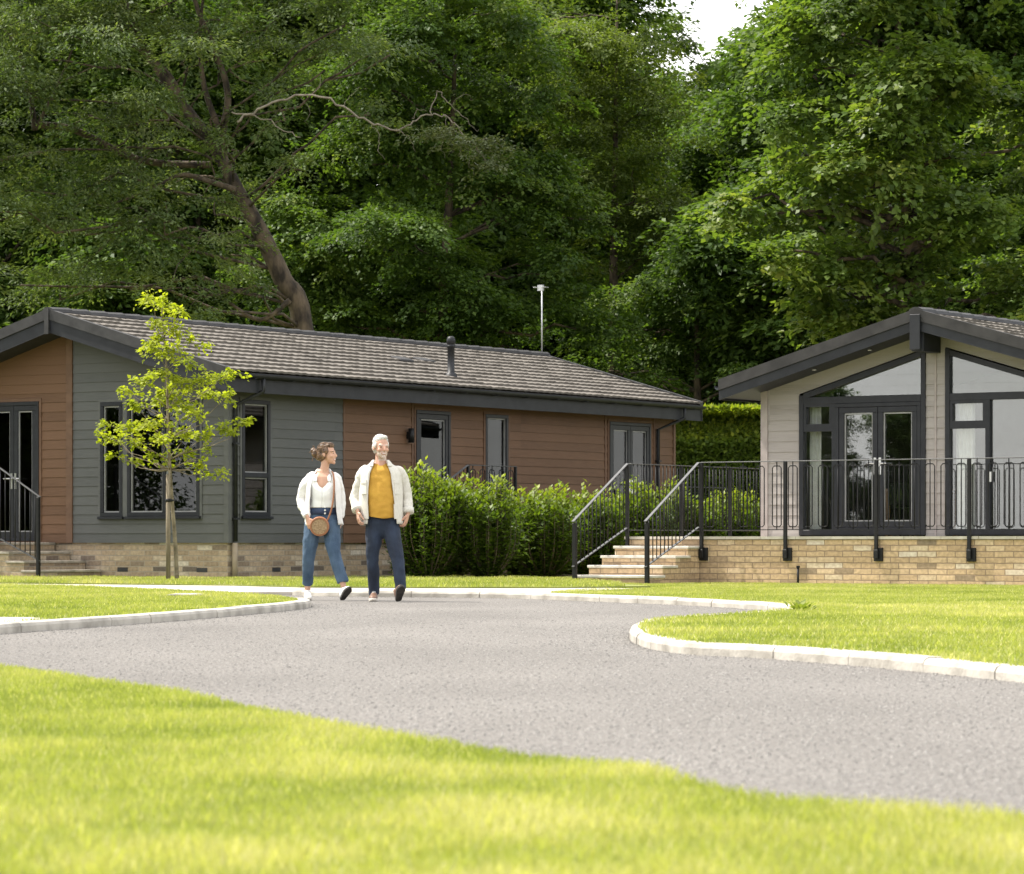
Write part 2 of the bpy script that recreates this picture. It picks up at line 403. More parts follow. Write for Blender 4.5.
def boards(mb, W, u0, u1, z0, z1, holes=(), clips=(), board=.155, proud=.016, mi=0):
    """lapped boards: each leans out towards its lower edge and leaves a shadow gap"""
    zs = {z0, z1}
    k = z0
    while k < z1: zs.add(round(k, 5)); k += board
    for h in holes:
        for z in h[2:]:
            if z0 < z < z1: zs.add(z)
    zs = sorted(zs)
    for za, zb in zip(zs, zs[1:]):
        if zb - za < 1e-4: continue
        iv = [(u0, u1)]
        zm = (za + zb) / 2
        for h in holes:
            if h[2] < zm < h[3]:
                nv = []
                for a, b in iv:
                    if h[1] <= a or h[0] >= b: nv.append((a, b)); continue
                    if h[0] > a: nv.append((a, h[0]))
                    if h[1] < b: nv.append((h[1], b))
                iv = nv
        i = math.floor((zm - z0) / board); zs0 = z0 + i * board
        for a, b in iv:
            poly = [(a, za), (b, za), (b, zb), (a, zb)]
            for cl in clips:
                poly = clip_poly(poly, *cl)
                if len(poly) < 3: break
            if len(poly) < 3: continue
            vs = [W.at(u, z, proud * (1 - .8 * (z - zs0) / board)) for u, z in poly]
            mb.add(vs, [tuple(range(len(vs)))], mi)
            if abs(za - zs0) < 1e-3:
                mb.add([W.at(a, za, 0), W.at(b, za, 0), W.at(b, za, proud), W.at(a, za, proud)], [(0, 1, 2, 3)], mi)

def ring_bars(W, mb, u0, u1, z0, z1, t, o0, o1, mi=0):
    W.box(mb, u0, u1, z0, z0 + t, o0, o1, mi); W.box(mb, u0, u1, z1 - t, z1, o0, o1, mi)
    W.box(mb, u0, u0 + t, z0 + t, z1 - t, o0, o1, mi); W.box(mb, u1 - t, u1, z0 + t, z1 - t, o0, o1, mi)

def window(parent, W, u0, u1, z0, z1, mull=(), trans=(), trim=None, glass='glass_dark', sill=True, name='window', label=None, leaf_rows=None):
    mb = MB()
    ring_bars(W, mb, u0, u1, z0, z1, .065, -.05, .035)
    for u in mull: W.box(mb, u - .035, u + .035, z0 + .065, z1 - .065, -.05, .032)
    us = [u0 + .03] + list(mull) + [u1 - .03]
    for k, z in trans: W.box(mb, us[k] + .035, us[k + 1] - .035, z - .04, z + .04, -.05, .030)
    fr = mb.build(name, M['anthracite'], parent, bevel=.004)
    if label: fr['label'] = label
    ib = MB()
    for a, b in zip(us, us[1:]):
        zb = sorted([z0 + .03] + [z for k, z in trans if us[k] == a] + [z1 - .03])
        for c, d in zip(zb, zb[1:]):
            ring_bars(W, ib, a + .036, b - .036, c + .036, d - .036, .022, -.0215, .006)
    ib.build('inner_bead', M['bead'], fr)
    gb = MB(); W.box(gb, u0 + .03, u1 - .03, z0 + .03, z1 - .03, -.03, -.022)
    gb.build('pane', M[glass], fr)
    if sill:
        sb = MB(); W.box(sb, u0 - .03, u1 + .03, z0 - .045, z0 - .002, -.02, .075); sb.build('sill', M['anthracite'], fr, bevel=.004)
    if trim:
        tb = MB(); ring_bars(W, tb, u0 - .05, u1 + .05, z0 - .05, z1 + .05, .048, -.01, .026); tb.build('trim', M[trim], fr)
    return fr

def door(parent, W, u0, u1, z0, z1, leaves=1, trim=None, glass='glass_dark', hinge=1, fw=.085, blind=False):
    mb = MB()
    ring_bars(W, mb, u0, u1, z0, z1, .06, -.06, .04)
    n = leaves; step = (u1 - u0 - .12) / n
    for i in range(n):
        a = u0 + .06 + i * step; b = a + step
        ring_bars(W, mb, a + .004, b - .004, z0 + .062, z1 - .064, fw, -.04, .030)
    fr = mb.build('door', M['anthracite'], parent, bevel=.004)
    gb = MB(); ib = MB()
    for i in range(n):
        a = u0 + .06 + i * step; b = a + step
        W.box(gb, a + fw * .7, b - fw * .7, z0 + .062 + fw * .7, z1 - .064 - fw * .7, -.02, -.012)
        ring_bars(W, ib, a + fw + .006, b - fw - .006, z0 + .066 + fw, z1 - .07 - fw, .02, -.0115, .008)
    ib.build('inner_bead', M['bead'], fr)
    gb.build('pane', M[glass], fr)
    hz = z0 + 1.0
    for i in range(n):
        a = u0 + .06 + i * step; b = a + step
        hu = (b - fw / 2) if (n == 1 and hinge > 0) or (n > 1 and i == 0) else (a + fw / 2)
        d = -1 if hu > (a + b) / 2 else 1
        hb = MB(); W.box(hb, hu - .02, hu + .02, hz - .13, hz + .13, .031, .04)
        hb.tube([W.at(hu, hz + .04, .04), W.at(hu, hz + .04, .09), W.at(hu + d * .13, hz + .04, .09)], .012, 8)
        hb.build('handle', M['steel'], fr)
    if trim:
        tb = MB(); ring_bars(W, tb, u0 - .05, u1 + .05, z0 - .05, z1 + .05, .048, -.01, .026); tb.build('trim', M[trim], fr)
    return fr

def roof(parent, w, ov, y0, y1, zr, sl, tilemat='tile', th=.30, vm='verge'):
    X = w + ov
    tb = MB(); rng = random.Random(5)
    nrm = Vector((sl, 0, 1)).normalized()
    slen = X * math.sqrt(1 + sl * sl); nc = round(slen / .32); per = .21
    ys = list(np.arange(y0 + .02, y1 - .01, per / 6))
    wave = [.011 * (math.cos(2 * math.pi * y / per) * .5 + .5) ** .6 for y in ys]
    for sg in (-1, 1):
        for k in range(nc):
            xa = X * k / nc - (.01 if k else 0); xb = X * (k + 1) / nc + (.02 if k == nc - 1 else .012)
            vs = []; m = len(ys)
            jit = [rng.uniform(-.006, .006) for _ in range(m // 6 + 2)]
            for (x, lift) in ((xa, .004), (xb, .045), (xb, .008)):
                for j, y in enumerate(ys):
                    h = lift + wave[j] + (jit[j // 6] if lift > .03 else 0)
                    vs.append((sg * (x + nrm.x * h), y, zr - sl * x + nrm.z * h))
            fs = []
            for r in range(2):
                for j in range(m - 1):
                    f = (r * m + j, (r + 1) * m + j, (r + 1) * m + j + 1, r * m + j + 1)
                    fs.append(f if sg > 0 else tuple(reversed(f)))
            tb.add(vs, fs, 0, False)
        # deck under the tiles
        tb.add([(0, y0 + .02, zr - .02), (sg * X, y0 + .02, zr - sl * X - .02), (sg * X, y1 - .02, zr - sl * X - .02), (0, y1 - .02, zr - .02)], [(0, 1, 2, 3)])
    rf = tb.build('roof', M[tilemat], parent)
    rb = MB()
    y = y0
    while y < y1 - .02:
        e = min(y + .45, y1)
        rb.tube([(0, y, zr + .0), (0, e + .02, zr + .008)], [(.13, .085), (.138, .092)], 10, 0, True, False, side=(1, 0, 0))
        y = e
    rb.build('ridge_tile', M['verge'], rf)
    for yy, d in ((y0, 1), (y1, -1)):
        vb = MB(); bb = MB()
        for sg in (-1, 1):
            for mb_, t0, t1, ya, yb in ((vb, .055, -.115, -.012, .10), (bb, -.117, -th - .03, .012, .05)):
                pts = [(0, zr + t0), (sg * (X + .03), zr - sl * X + t0), (sg * (X + .03), zr - sl * X + t1), (0, zr + t1)]
                if sg > 0: pts = pts[::-1]
                WW = Wall((0, yy, 0), (1, 0, 0), (0, d, 0))
                WW.slab(mb_, pts, ya, yb)
        vb.build('verge_capping', M[vm], rf); bb.build('barge_board', M['fascia'], rf)
    sb = MB()
    for sg in (-1, 1):
        WW = [(0, zr - th), (sg * (X - .012), zr - sl * X - th), (sg * (X - .012), zr - sl * X - th + .015), (0, zr - th + .015)]
        if sg > 0: WW = WW[::-1]
        Wall((0, y0 + .052, 0), (1, 0, 0), (0, 1, 0)).slab(sb, WW, 0, y1 - y0 - .104)
    sb.build('soffit', M['fascia'], rf)
    for sg in (-1, 1):
        fb = MB(); z = zr - sl * X
        x0, x1 = sorted((sg * (X - .01), sg * (X + .018)))
        fb.box(x0, x1, y0 + .05, y1 - .05, z - th - .03, z - .02)
        fb.build('fascia', M['fascia'], rf)
        gb = MB()
        prof = [(.062 * math.cos(a), .062 * math.sin(a)) for a in np.linspace(math.pi, 2 * math.pi, 9)]
        o = [(sg * (X + .082) + px, z - .045 + pz) for px, pz in prof]
        i = [(sg * (X + .082) + px * .93, z - .045 + pz * .93) for px, pz in prof]
        m = len(o); vs = []
        for yy in (y0 + .06, y1 - .06):
            vs += [(a, yy, b) for a, b in o] + [(a, yy, b) for a, b in i]
        fs = []
        for j in range(m - 1):
            fs.append((j, j + 1, 2 * m + j + 1, 2 * m + j)); fs.append((m + j + 1, m + j, 3 * m + j, 3 * m + j + 1))
        fs += [(0, 2 * m, 3 * m, m), (m - 1, 2 * m - 1, 4 * m - 1, 3 * m - 1), tuple(range(m)) + tuple(range(2 * m - 1, m - 1, -1)), tuple(range(2 * m, 3 * m)) + tuple(range(4 * m - 1, 3 * m - 1, -1))]
        gb.add(vs, fs)
        for yy in np.arange(y0 + .6, y1, 1.0):
            gb.box(min(sg * (X + .02), sg * (X + .15)), max(sg * (X + .02), sg * (X + .15)), yy, yy + .03, z - .118, z - .108)
        gb.build('gutter', M['gutter'], rf)
    return rf

def sw(w, sg, l):   # long-wall frames in lodge coordinates
    return Wall((sg * w, 0, 0), (0, 1, 0), (sg, 0, 0))

def downpipe(parent, pts, top_off, name='downpipe'):
    mb = MB(); mb.tube(pts, .036, 10)
    for z in (1.0, 2.2):
        p = Vector(pts[-1]); mb.box(p.x - .05, p.x + .05, p.y - .05, p.y + .05, z, z + .03)
    return mb.build(name, M['gutter'], parent)

AL = (-7.258, 52.78); WL, LL, ZL = 3.26, 14.1, 4.40
AR = (6.44, 48.6); WR, LR, ZR = 2.98, 12.0, 4.09
SL = .288
def world(A, u, v, z=0.0): return Vector((A[0] + GX * u + LX * v, A[1] + GY * u + LY * v, z))
def s_long(px, off=0.0):
    """distance along the left lodge's long wall (pushed out by off) where the picture column is px"""
    k = (px - 512) / F; c = world(AL, WL + off, 0)
    return (c.y * k - c.x) / (LX - LY * k)

def left_lodge():
    t = thing('lodge', 'long grey and brown clad lodge with a tiled roof, behind the walking couple', 'lodge', (AL[0], AL[1], 0), -TH)
    zb, ze = .63, ZL - SL * (WL) - .27
    front = Wall((0, 0, 0), (1, 0, 0), (0, -1, 0)); side = sw(WL, 1, LL); back = Wall((0, LL, 0), (1, 0, 0), (0, 1, 0)); far = sw(WL, -1, LL)
    # brick plinth, set 3 cm inside the boards
    pb = MB(); i = .03
    holes = []
    pb.box(-WL + i, WL - i, i, LL - i, -.15, zb)
    pb.build('plinth', M['brick_a'], t)
    for W_, u in ((front, .95), (front, 2.6), (side, 1.2), (side, 3.0)):
        vb = MB(); W_.box(vb, u, u + .22, .16, .23, -.032, -.026); vb.build('air_brick', M['verge'], t)
    clips = [(SL, 1, ZL - .27), (-SL, 1, ZL - .27)]
    gw = [(.63, 1.10, 1.06, 2.93), (1.20, 2.70, 1.06, 2.93)]
    sg1 = [(s_long(241), s_long(269), 1.06, 2.93)]
    ds = (s_long(415), s_long(449)); w2 = (s_long(484.5), s_long(507)); pd = (s_long(608.5), s_long(649.5))
    sb = [(*ds, .70, 2.93), (*w2, 1.1, 2.93), (*pd, .70, 2.93)]
    gb = MB()
    boards(gb, front, .03, WL, zb, 5, gw, clips); boards(gb, side, 0, 3.1, zb, ze, sg1)
    gb.build('grey_cladding', M['grey_clad'], t)
    bb = MB()
    bd = (-1.80, -.70, .66, 2.98)
    boards(bb, front, -WL, -.05, zb, 5, [bd], clips); boards(bb, side, 3.14, LL, zb, ze, sb)
    boards(bb, far, 0, LL, zb, ze); boards(bb, back, -WL, WL, zb, 5, (), clips)
    bb.build('brown_cladding', M['brown_clad'], t)
    for W_, a_, b_, zt_, o_ in ((front, -.10, .03, ZL - .31, .035), (side, 3.09, 3.13, ze, .022), (side, LL - .05, LL + .03, ze, .03), (side, ds[0] - .12, ds[0] - .07, ze, .022), (side, pd[0] - .16, pd[0] - .11, ze, .022), (side, pd[1] + .12, pd[1] + .17, ze, .022)):
        c1 = MB(); W_.box(c1, a_, b_, zb, zt_, -.02, o_); c1.build('corner_trim', M['brown_trim'], t)
    c2 = MB(); c2.box(WL - .06, WL + .03, -.03, .06, zb, ze + .02); c2.build('corner_trim', M['grey_trim'], t)
    window(t, front, *gw[0], trim='grey_trim'); window(t, front, *gw[1], mull=[1.97], trim='grey_trim')
    window(t, side, *sg1[0], trans=[(0, 1.72)], trim='grey_trim')
    door(t, front, *bd, leaves=2, trim='brown_trim')
    door(t, side, *sb[0], leaves=1, trim='brown_trim')
    window(t, side, *sb[1], trim='brown_trim')
    door(t, side, *sb[2], leaves=2, trim='brown_trim')
    # inside: floor, and a cross wall
    ib = MB(); ib.box(-WL + .1, WL - .1, .1, LL - .1, zb, zb + .02); ib.build('inside_floor', M['carpet'], t)
    ib = MB(); ib.box(-WL + .1, WL - .1, 4.1, 4.2, zb + .022, 3.1); ib.box(-WL + .1, WL - 1.6, 9.4, 9.5, zb + .022, 3.1)
    ib.box(.9, 1.0, 4.22, 9.38, zb + .022, 3.1); ib.build('partition', M['cream'], t)
    rf = roof(t, WL, .40, -.60, LL + .40, ZL, SL)
    # little drop of trim at the gable peak
    db = MB(); db.bar((0, -.625, ZL + .06), (0, -.625, ZL - .36), .09, .03); db.build('peak_trim', M['verge'], rf)
    # wall lamp
    s = s_long(407); lb = MB()
    lb.tube([side.at(s, 2.36, .09), side.at(s, 2.60, .09)], .052, 12); side.box(lb, s - .03, s + .03, 2.42, 2.54, 0, .06)
    lb.tube([side.at(s, 2.354, .09), side.at(s, 2.36, .09)], .056, 12)
    lb.build('wall_lamp', M['black'], t)
    # flue on the near slope, and a vent tile
    def on_roof(px, py):
        best = None
        for x in np.arange(.1, 3.6, .01):
            sv = s_long(px, x - WL); p = world(AL, x, sv); q = HOR - F * (ZL - SL * x + .03 - CAMH) / p.y
            if best is None or abs(q - py) < best[0]: best = (abs(q - py), x, sv)
        return best[1], best[2], ZL - SL * best[1]
    x, sv, z = on_roof(451, 376)
    fb = MB(); fb.lathe((x, sv, z), [(-.1, .12), (.0, .12), (.08, .09), (.09, .064), (.54, .064), (.545, .078), (.57, .078), (.575, .068), (.60, .068), (.605, .080), (.68, .078), (.72, .062), (.735, .03)], 16)
    fb.build('flue', M['gutter'], rf)
    for px, py in ((402, 360), (424, 361)):
        x, sv, z = on_roof(px, py); vb = MB()
        vb.obox((x - .12, sv - .2, z + .05), (.24, 0, -.24 * SL), (0, .42, 0), (.0, 0, .055)); vb.build('vent_tile', M['verge'], rf, bevel=.015)
    # aerial at the far end of the ridge
    ab = MB(); yv = LL + .30
    ab.tube([(0, yv, ZL - .1), (0, yv, ZL + 1.42)], .015, 8)
    ab.box(-.09, .03, yv - .03, yv + .03, ZL + 1.33, ZL + 1.45); ab.tube([(-.16, yv, ZL + 1.40), (.10, yv, ZL + 1.40)], .010, 6)
    for q in (-.14, -.1, .05, .09): ab.tube([(q, yv - .1, ZL + 1.40), (q, yv + .1, ZL + 1.40)], .008, 5)
    ab.build('aerial', M['galv'], rf)
    X = WL + .40 + .08; z = ZL - SL * (WL + .4)
    downpipe(t, [(X, .30, z - .1), (X, .30, z - .30), (WL + .06, .12, z - .52), (WL + .06, .12, zb + .02)], 0)
    lb = MB(); lb.tube([(WL + .045, .12, zb), (WL + .045, .12, .0)], .045, 10); lb.build('downpipe', M['brick_pipe'], t)
    downpipe(t, [(X, LL - .4, z - .1), (X, LL - .4, z - .30), (WL + .06, LL - .7, z - .52), (WL + .06, LL - .7, .0)], 0)
    return t

def right_lodge():
    t = thing('lodge', 'taupe clad lodge with a glazed gable front above the railed brick terrace', 'lodge', (AR[0], AR[1], 0), -TH)
    zb = .73; sl = .288; ze = ZR - sl * WR - .22
    front = Wall((0, 0, 0), (1, 0, 0), (0, -1, 0)); back = Wall((0, LR, 0), (1, 0, 0), (0, 1, 0))
    cl = [(sl, 1, ZR - .21), (-sl, 1, ZR - .21)]
    cb = MB()
    a, b = -2.33, -.165; za, zs = 2.93, .30
    for sg in (-1, 1):
        Wm = Wall((0, 0, 0), (sg, 0, 0), (0, -1, 0))
        boards(cb, Wm, 2.33, WR, zb, 4, (), cl, board=.165)
        top = za + .02
        boards(cb, Wm, .165, 2.33, zb, 4.0, (), cl + [(-zs, -1, -(za + .02) - zs * 2.33)], board=.165)
        boards(cb, sw(WR, sg, LR), 0, LR, zb, ze, (), (), board=.165)
    boards(cb, front, -.165, .165, zb, ZR - .26, (), (), board=.165)
    boards(cb, back, -WR, WR, zb, 4.2, (), cl, board=.165)
    cb.build('taupe_cladding', M['taupe_clad'], t)
    for x0, x1, y0, y1, zt_ in ((-WR - .03, -WR + .09, -.03, .08, ze), (WR - .09, WR + .03, -.03, .08, ze), (-.015, .015, -.024, 0, 3.5)):
        tb = MB(); tb.box(x0, x1, y0, y1, zb, zt_); tb.build('corner_trim', M['taupe_trim'], t)
    def ztop(u): return za + zs * (2.33 - abs(u))
    for sg in (-1, 1):
        Wm = Wall((0, 0, 0), (sg, 0, 0), (0, -1, 0))
        def q(*pts): return pts if sg > 0 else pts[::-1]
        # outer frame with a raked head
        mb = MB(); e, tr = .075, 2.84
        Wm.box(mb, 2.33 - e, 2.33, zb + .02, ztop(2.33) - .002, -.06, .04); Wm.box(mb, .165, .165 + e, zb + .02, ztop(.165), -.06, .04)
        Wm.box(mb, .165 + e, 2.33 - e, zb + .02, zb + .10, -.06, .042)
        Wm.box(mb, .165 + e, 2.33 - e, tr - .055, tr + .055, -.06, .036)
        u0, u1 = .165 + e, 2.33 - e
        Wm.slab(mb, q((u0, ztop(u0) - .09), (u1, ztop(u1) - .09), (u1, ztop(u1)), (u0, ztop(u0))), -.06, .038)
        fr = mb.build('window', M['anthracite'], t, bevel=.004)
        gb = MB(); Wm.slab(gb, q((u0 - .02, tr), (u1 + .02, tr), (u1 + .02, ztop(u1) - .05), (u0 - .02, ztop(u0) - .05)), -.03, -.022)
        gb.build('pane', M['glass'], fr)
        if sg < 0:
            sl_ = MB(); Wm.box(sl_, 1.74, 2.33 - e, 2.36, 2.43, -.05, .03); Wm.box(sl_, 1.70, 1.76, zb + .10, tr - .055, -.06, .035)
            ring_bars(Wm, sl_, 1.76, 2.255, 2.43, 2.785, .045, -.04, .028)
            sl_.build('mullion', M['anthracite'], fr)
            gb = MB(); Wm.box(gb, 1.75, 2.27, zb + .06, tr, -.03, -.022); gb.build('pane', M['glass'], fr)
            d = door(t, front, -1.70, -.242, zb + .08, 2.784, leaves=2, glass='glass', fw=.085)
        else:
            sl_ = MB(); Wm.box(sl_, .24, .83, 2.36, 2.43, -.05, .03); Wm.box(sl_, .83, .90, zb + .10, tr - .055, -.06, .035)
            ring_bars(Wm, sl_, .24, .83, 2.43, 2.785, .045, -.04, .028)
            sl_.build('mullion', M['anthracite'], fr)
            gb = MB(); Wm.box(gb, .2, 2.27, zb + .06, tr, -.03, -.022); gb.build('pane', M['glass'], fr)
            hb = MB(); Wm.box(hb, .905, .935, 1.55, 1.70, .036, .05); hb.build('handle', M['steel'], fr)
    ib = MB(); ib.box(-WR + .08, WR - .08, .08, LR - .08, zb - .02, zb); ib.build('inside_floor', M['carpet'], t)
    ib = MB(); ib.box(-WR + .08, WR - .08, 5.0, 5.1, zb + .002, ZR - .3 - sl * 1.2); 
    for sg in (-1, 1): ib.box(min(sg * (WR - .07), sg * (WR - .03)), max(sg * (WR - .07), sg * (WR - .03)), .09, 4.99, zb + .002, ze - .05)
    ib.build('partition', M['cream'], t)
    rf = roof(t, WR, .38, -.70, LR + .4, ZR, sl, th=.235, vm='verge_dark')
    # ridge beam carried out to the peak
    bb = MB(); bb.box(-.10, .10, -.70 + .052, -.045, ZR - .58, ZR - .25); bb.box(-.085, .085, -.74, -.715, ZR - .56, ZR - .03)
    bb.build('ridge_beam', M['fascia'], rf, bevel=.006)
    for u in (-1.9, -.95, .95, 1.9):
        sp = MB(); sp.tube([(u, -.34, ZR - .237 - sl * abs(u) - .014), (u, -.34, ZR - .237 - sl * abs(u) + .0)], .035, 12)
        sp.build('downlight', M['steel'], rf)
    X = WR + .38 + .08; z = ZR - sl * (WR + .38)
    downpipe(t, [(-X, 1.2, z - .1), (-X, 1.2, z - .30), (-WR - .06, 1.0, z - .52), (-WR - .06, 1.0, zb)], 0)
    # what stands inside
    def curtain(u0, u1, label, y=.16):
        mb = MB(); n = int((u1 - u0) / .012); c = world(AR, (u0 + u1) / 2, y)
        rows = []
        for off in (0, .006):
            for z in (.0, 2.02):
                rows.append([((u0 - u1) / 2 + (u1 - u0) * i / n, .028 * math.sin(i * 1.05) + off, z) for i in range(n + 1)])
        vs = sum(rows, []); m = n + 1
        fs = [(i, i + 1, m + i + 1, m + i) for i in range(n)] + [(2 * m + i + 1, 2 * m + i, 3 * m + i, 3 * m + i + 1) for i in range(n)]
        mb.add(vs, fs, 0, True)
        o = mb.build('curtain', M['curtain'], None); o.location = (c.x, c.y, zb + .04); o.rotation_euler = (0, 0, -TH)
        tag(o, label, 'curtain', 'curtains behind the glazed gable')
    curtain(-2.24, -2.03, 'cream curtain drawn to the left edge of the narrow side window beside the glass doors')
    curtain(-.42, -.30, 'narrow cream curtain edge behind the right leaf of the glass doors')
    curtain(.26, .56, 'full cream curtain behind the window just right of the cladding pier')
    c = world(AR, -.95, 1.5); tb = thing('dining_table', 'oak table seen through the glass doors of the lodge', 'table', (c.x, c.y, zb), -TH)
    mb = MB(); mb.box(-.42, .42, -.5, .5, .71, .75); mb.build('table_top', M['oak'], tb, bevel=.006)
    for x in (-.37, .37):
        for y in (-.44, .44):
            mb = MB(); mb.box(x - .04, x + .04, y - .04, y + .04, 0, .708); mb.build('leg', M['oak'], tb)
    c = world(AR, -.85, .72); ch = thing('chair', 'dark chair standing in front of the oak table behind the glass doors', 'chair', (c.x, c.y, zb), -TH)
    mb = MB(); mb.box(-.2, .2, -.2, .2, .42, .47); mb.build('seat', M['black'], ch, bevel=.015)
    mb = MB(); mb.obox((-.2, -.20, .47), (.4, 0, 0), (0, -.05, .36), (0, .03, 0)); mb.build('backrest', M['black'], ch, bevel=.01)
    for x in (-.17, .17):
        for y in (-.17, .17):
            mb = MB(); mb.tube([(x, y, .42), (x * 1.2, y * 1.2, 0)], .016, 8); mb.build('leg', M['black'], ch)
    return t

# ------------------------------------------------------------------ steps, terrace, railings
def steps(label, A, u0, u1, v0, v1, n, rise, z0, run, axis, brick, tread, over=.02):
    """axis 'v': climbs towards +v, starting at v0;  axis '-u': climbs towards -u, starting at u1"""
    c = world(A, (u0 + u1) / 2, (v0 + v1) / 2)
    t = thing('steps', label, 'steps', (c.x, c.y, 0), -TH)
    mb = MB(); tb = MB(); cu, cv = (u0 + u1) / 2, (v0 + v1) / 2
    for i in range(n):
        z = z0 + rise * (i + 1)
        if axis == 'v': a, b, d, e = u0, u1, v0 + run * i, v1
        else: a, b, d, e = u0, u1 - run * i, v0, v1
        zb = z0 + rise * i + (-.042 if i else -.2)
        mb.box(a - cu, b - cu, d - cv, e - cv, zb, z - .042)
        if axis == 'v': te = min(d + run + .05, e) if i < n - 1 else e
        s1 = MB()
        if axis == 'v': s1.box(a - cu - over, b - cu + over, d - cv - .025, te - cv, z - .04, z)
        else:
            ts = max(b - run - .05, a) if i < n - 1 else a
            s1.box(ts - cu, b - cu + .025, d - cv - over, e - cv, z - .04, z)
        s1.build('tread', M[tread], t, bevel=.006)
    mb.build('riser_block', M[brick], t)
    return t

def rail_run(parent, o, p, q, top=(0, 0), bot=(0, 0), style='bars', gap=.105, posts=(), post_w=.05, rail='railtop'):
    """o: origin subtracted (u, v); p, q: ends (u, v); top / bot: heights at the two ends"""
    def at(f, z): return Vector((p[0] + (q[0] - p[0]) * f - o[0], p[1] + (q[1] - p[1]) * f - o[1], z))
    L = math.hypot(q[0] - p[0], q[1] - p[1])
    zt = lambda f: top[0] + (top[1] - top[0]) * f
    zl = lambda f: bot[0] + (bot[1] - bot[0]) * f
    mb = MB(); mb.bar(at(0, zt(0)), at(1, zt(1)), .05, .014); mb.build('top_rail', M[rail], parent, bevel=.003)
    mb = MB(); mb.bar(at(0, zl(0)), at(1, zl(1)), .042, .012); mb.build('bottom_rail', M[rail] if style == 'bars' else M['black'], parent)
    bb = MB(); r = .0085
    if style == 'bars':
        n = int(L / gap)
        for i in range(1, n):
            f = i / n; bb.tube([at(f, zl(f)), at(f, zt(f))], r, 6)
    else:   # hoops with a centre bar
        n = max(1, round(L / .27))
        mb = MB(); mb.bar(at(0, zt(0) - .085), at(1, zt(1) - .085), .03, .01)
        for i in range(n):
            fc = (i + .5) / n; h = .075 / L
            a, b = fc - h, fc + h; zz = zt(fc) - .07; zo = zl(fc) + .045; k = .03 / L
            bb.tube([at(a + k, zo), at(a, zo + .03), at(a, zz - .03), at(a + k, zz), at(b - k, zz), at(b, zz - .03), at(b, zo + .03), at(b - k, zo), at(a + k, zo)], r, 6)
            bb.tube([at(fc, zl(fc)), at(fc, zt(fc))], r, 6)
            if i: f = i / n
    bb.build('baluster_panel', M['black'], parent)

def post(parent, o, uv, z0, z1, w=.05, cap=True):
    mb = MB(); x, y = uv[0] - o[0], uv[1] - o[1]
    mb.box(x - w / 2, x + w / 2, y - w / 2, y + w / 2, z0, z1)
    return mb.build('post', M['black'], parent, bevel=.004)

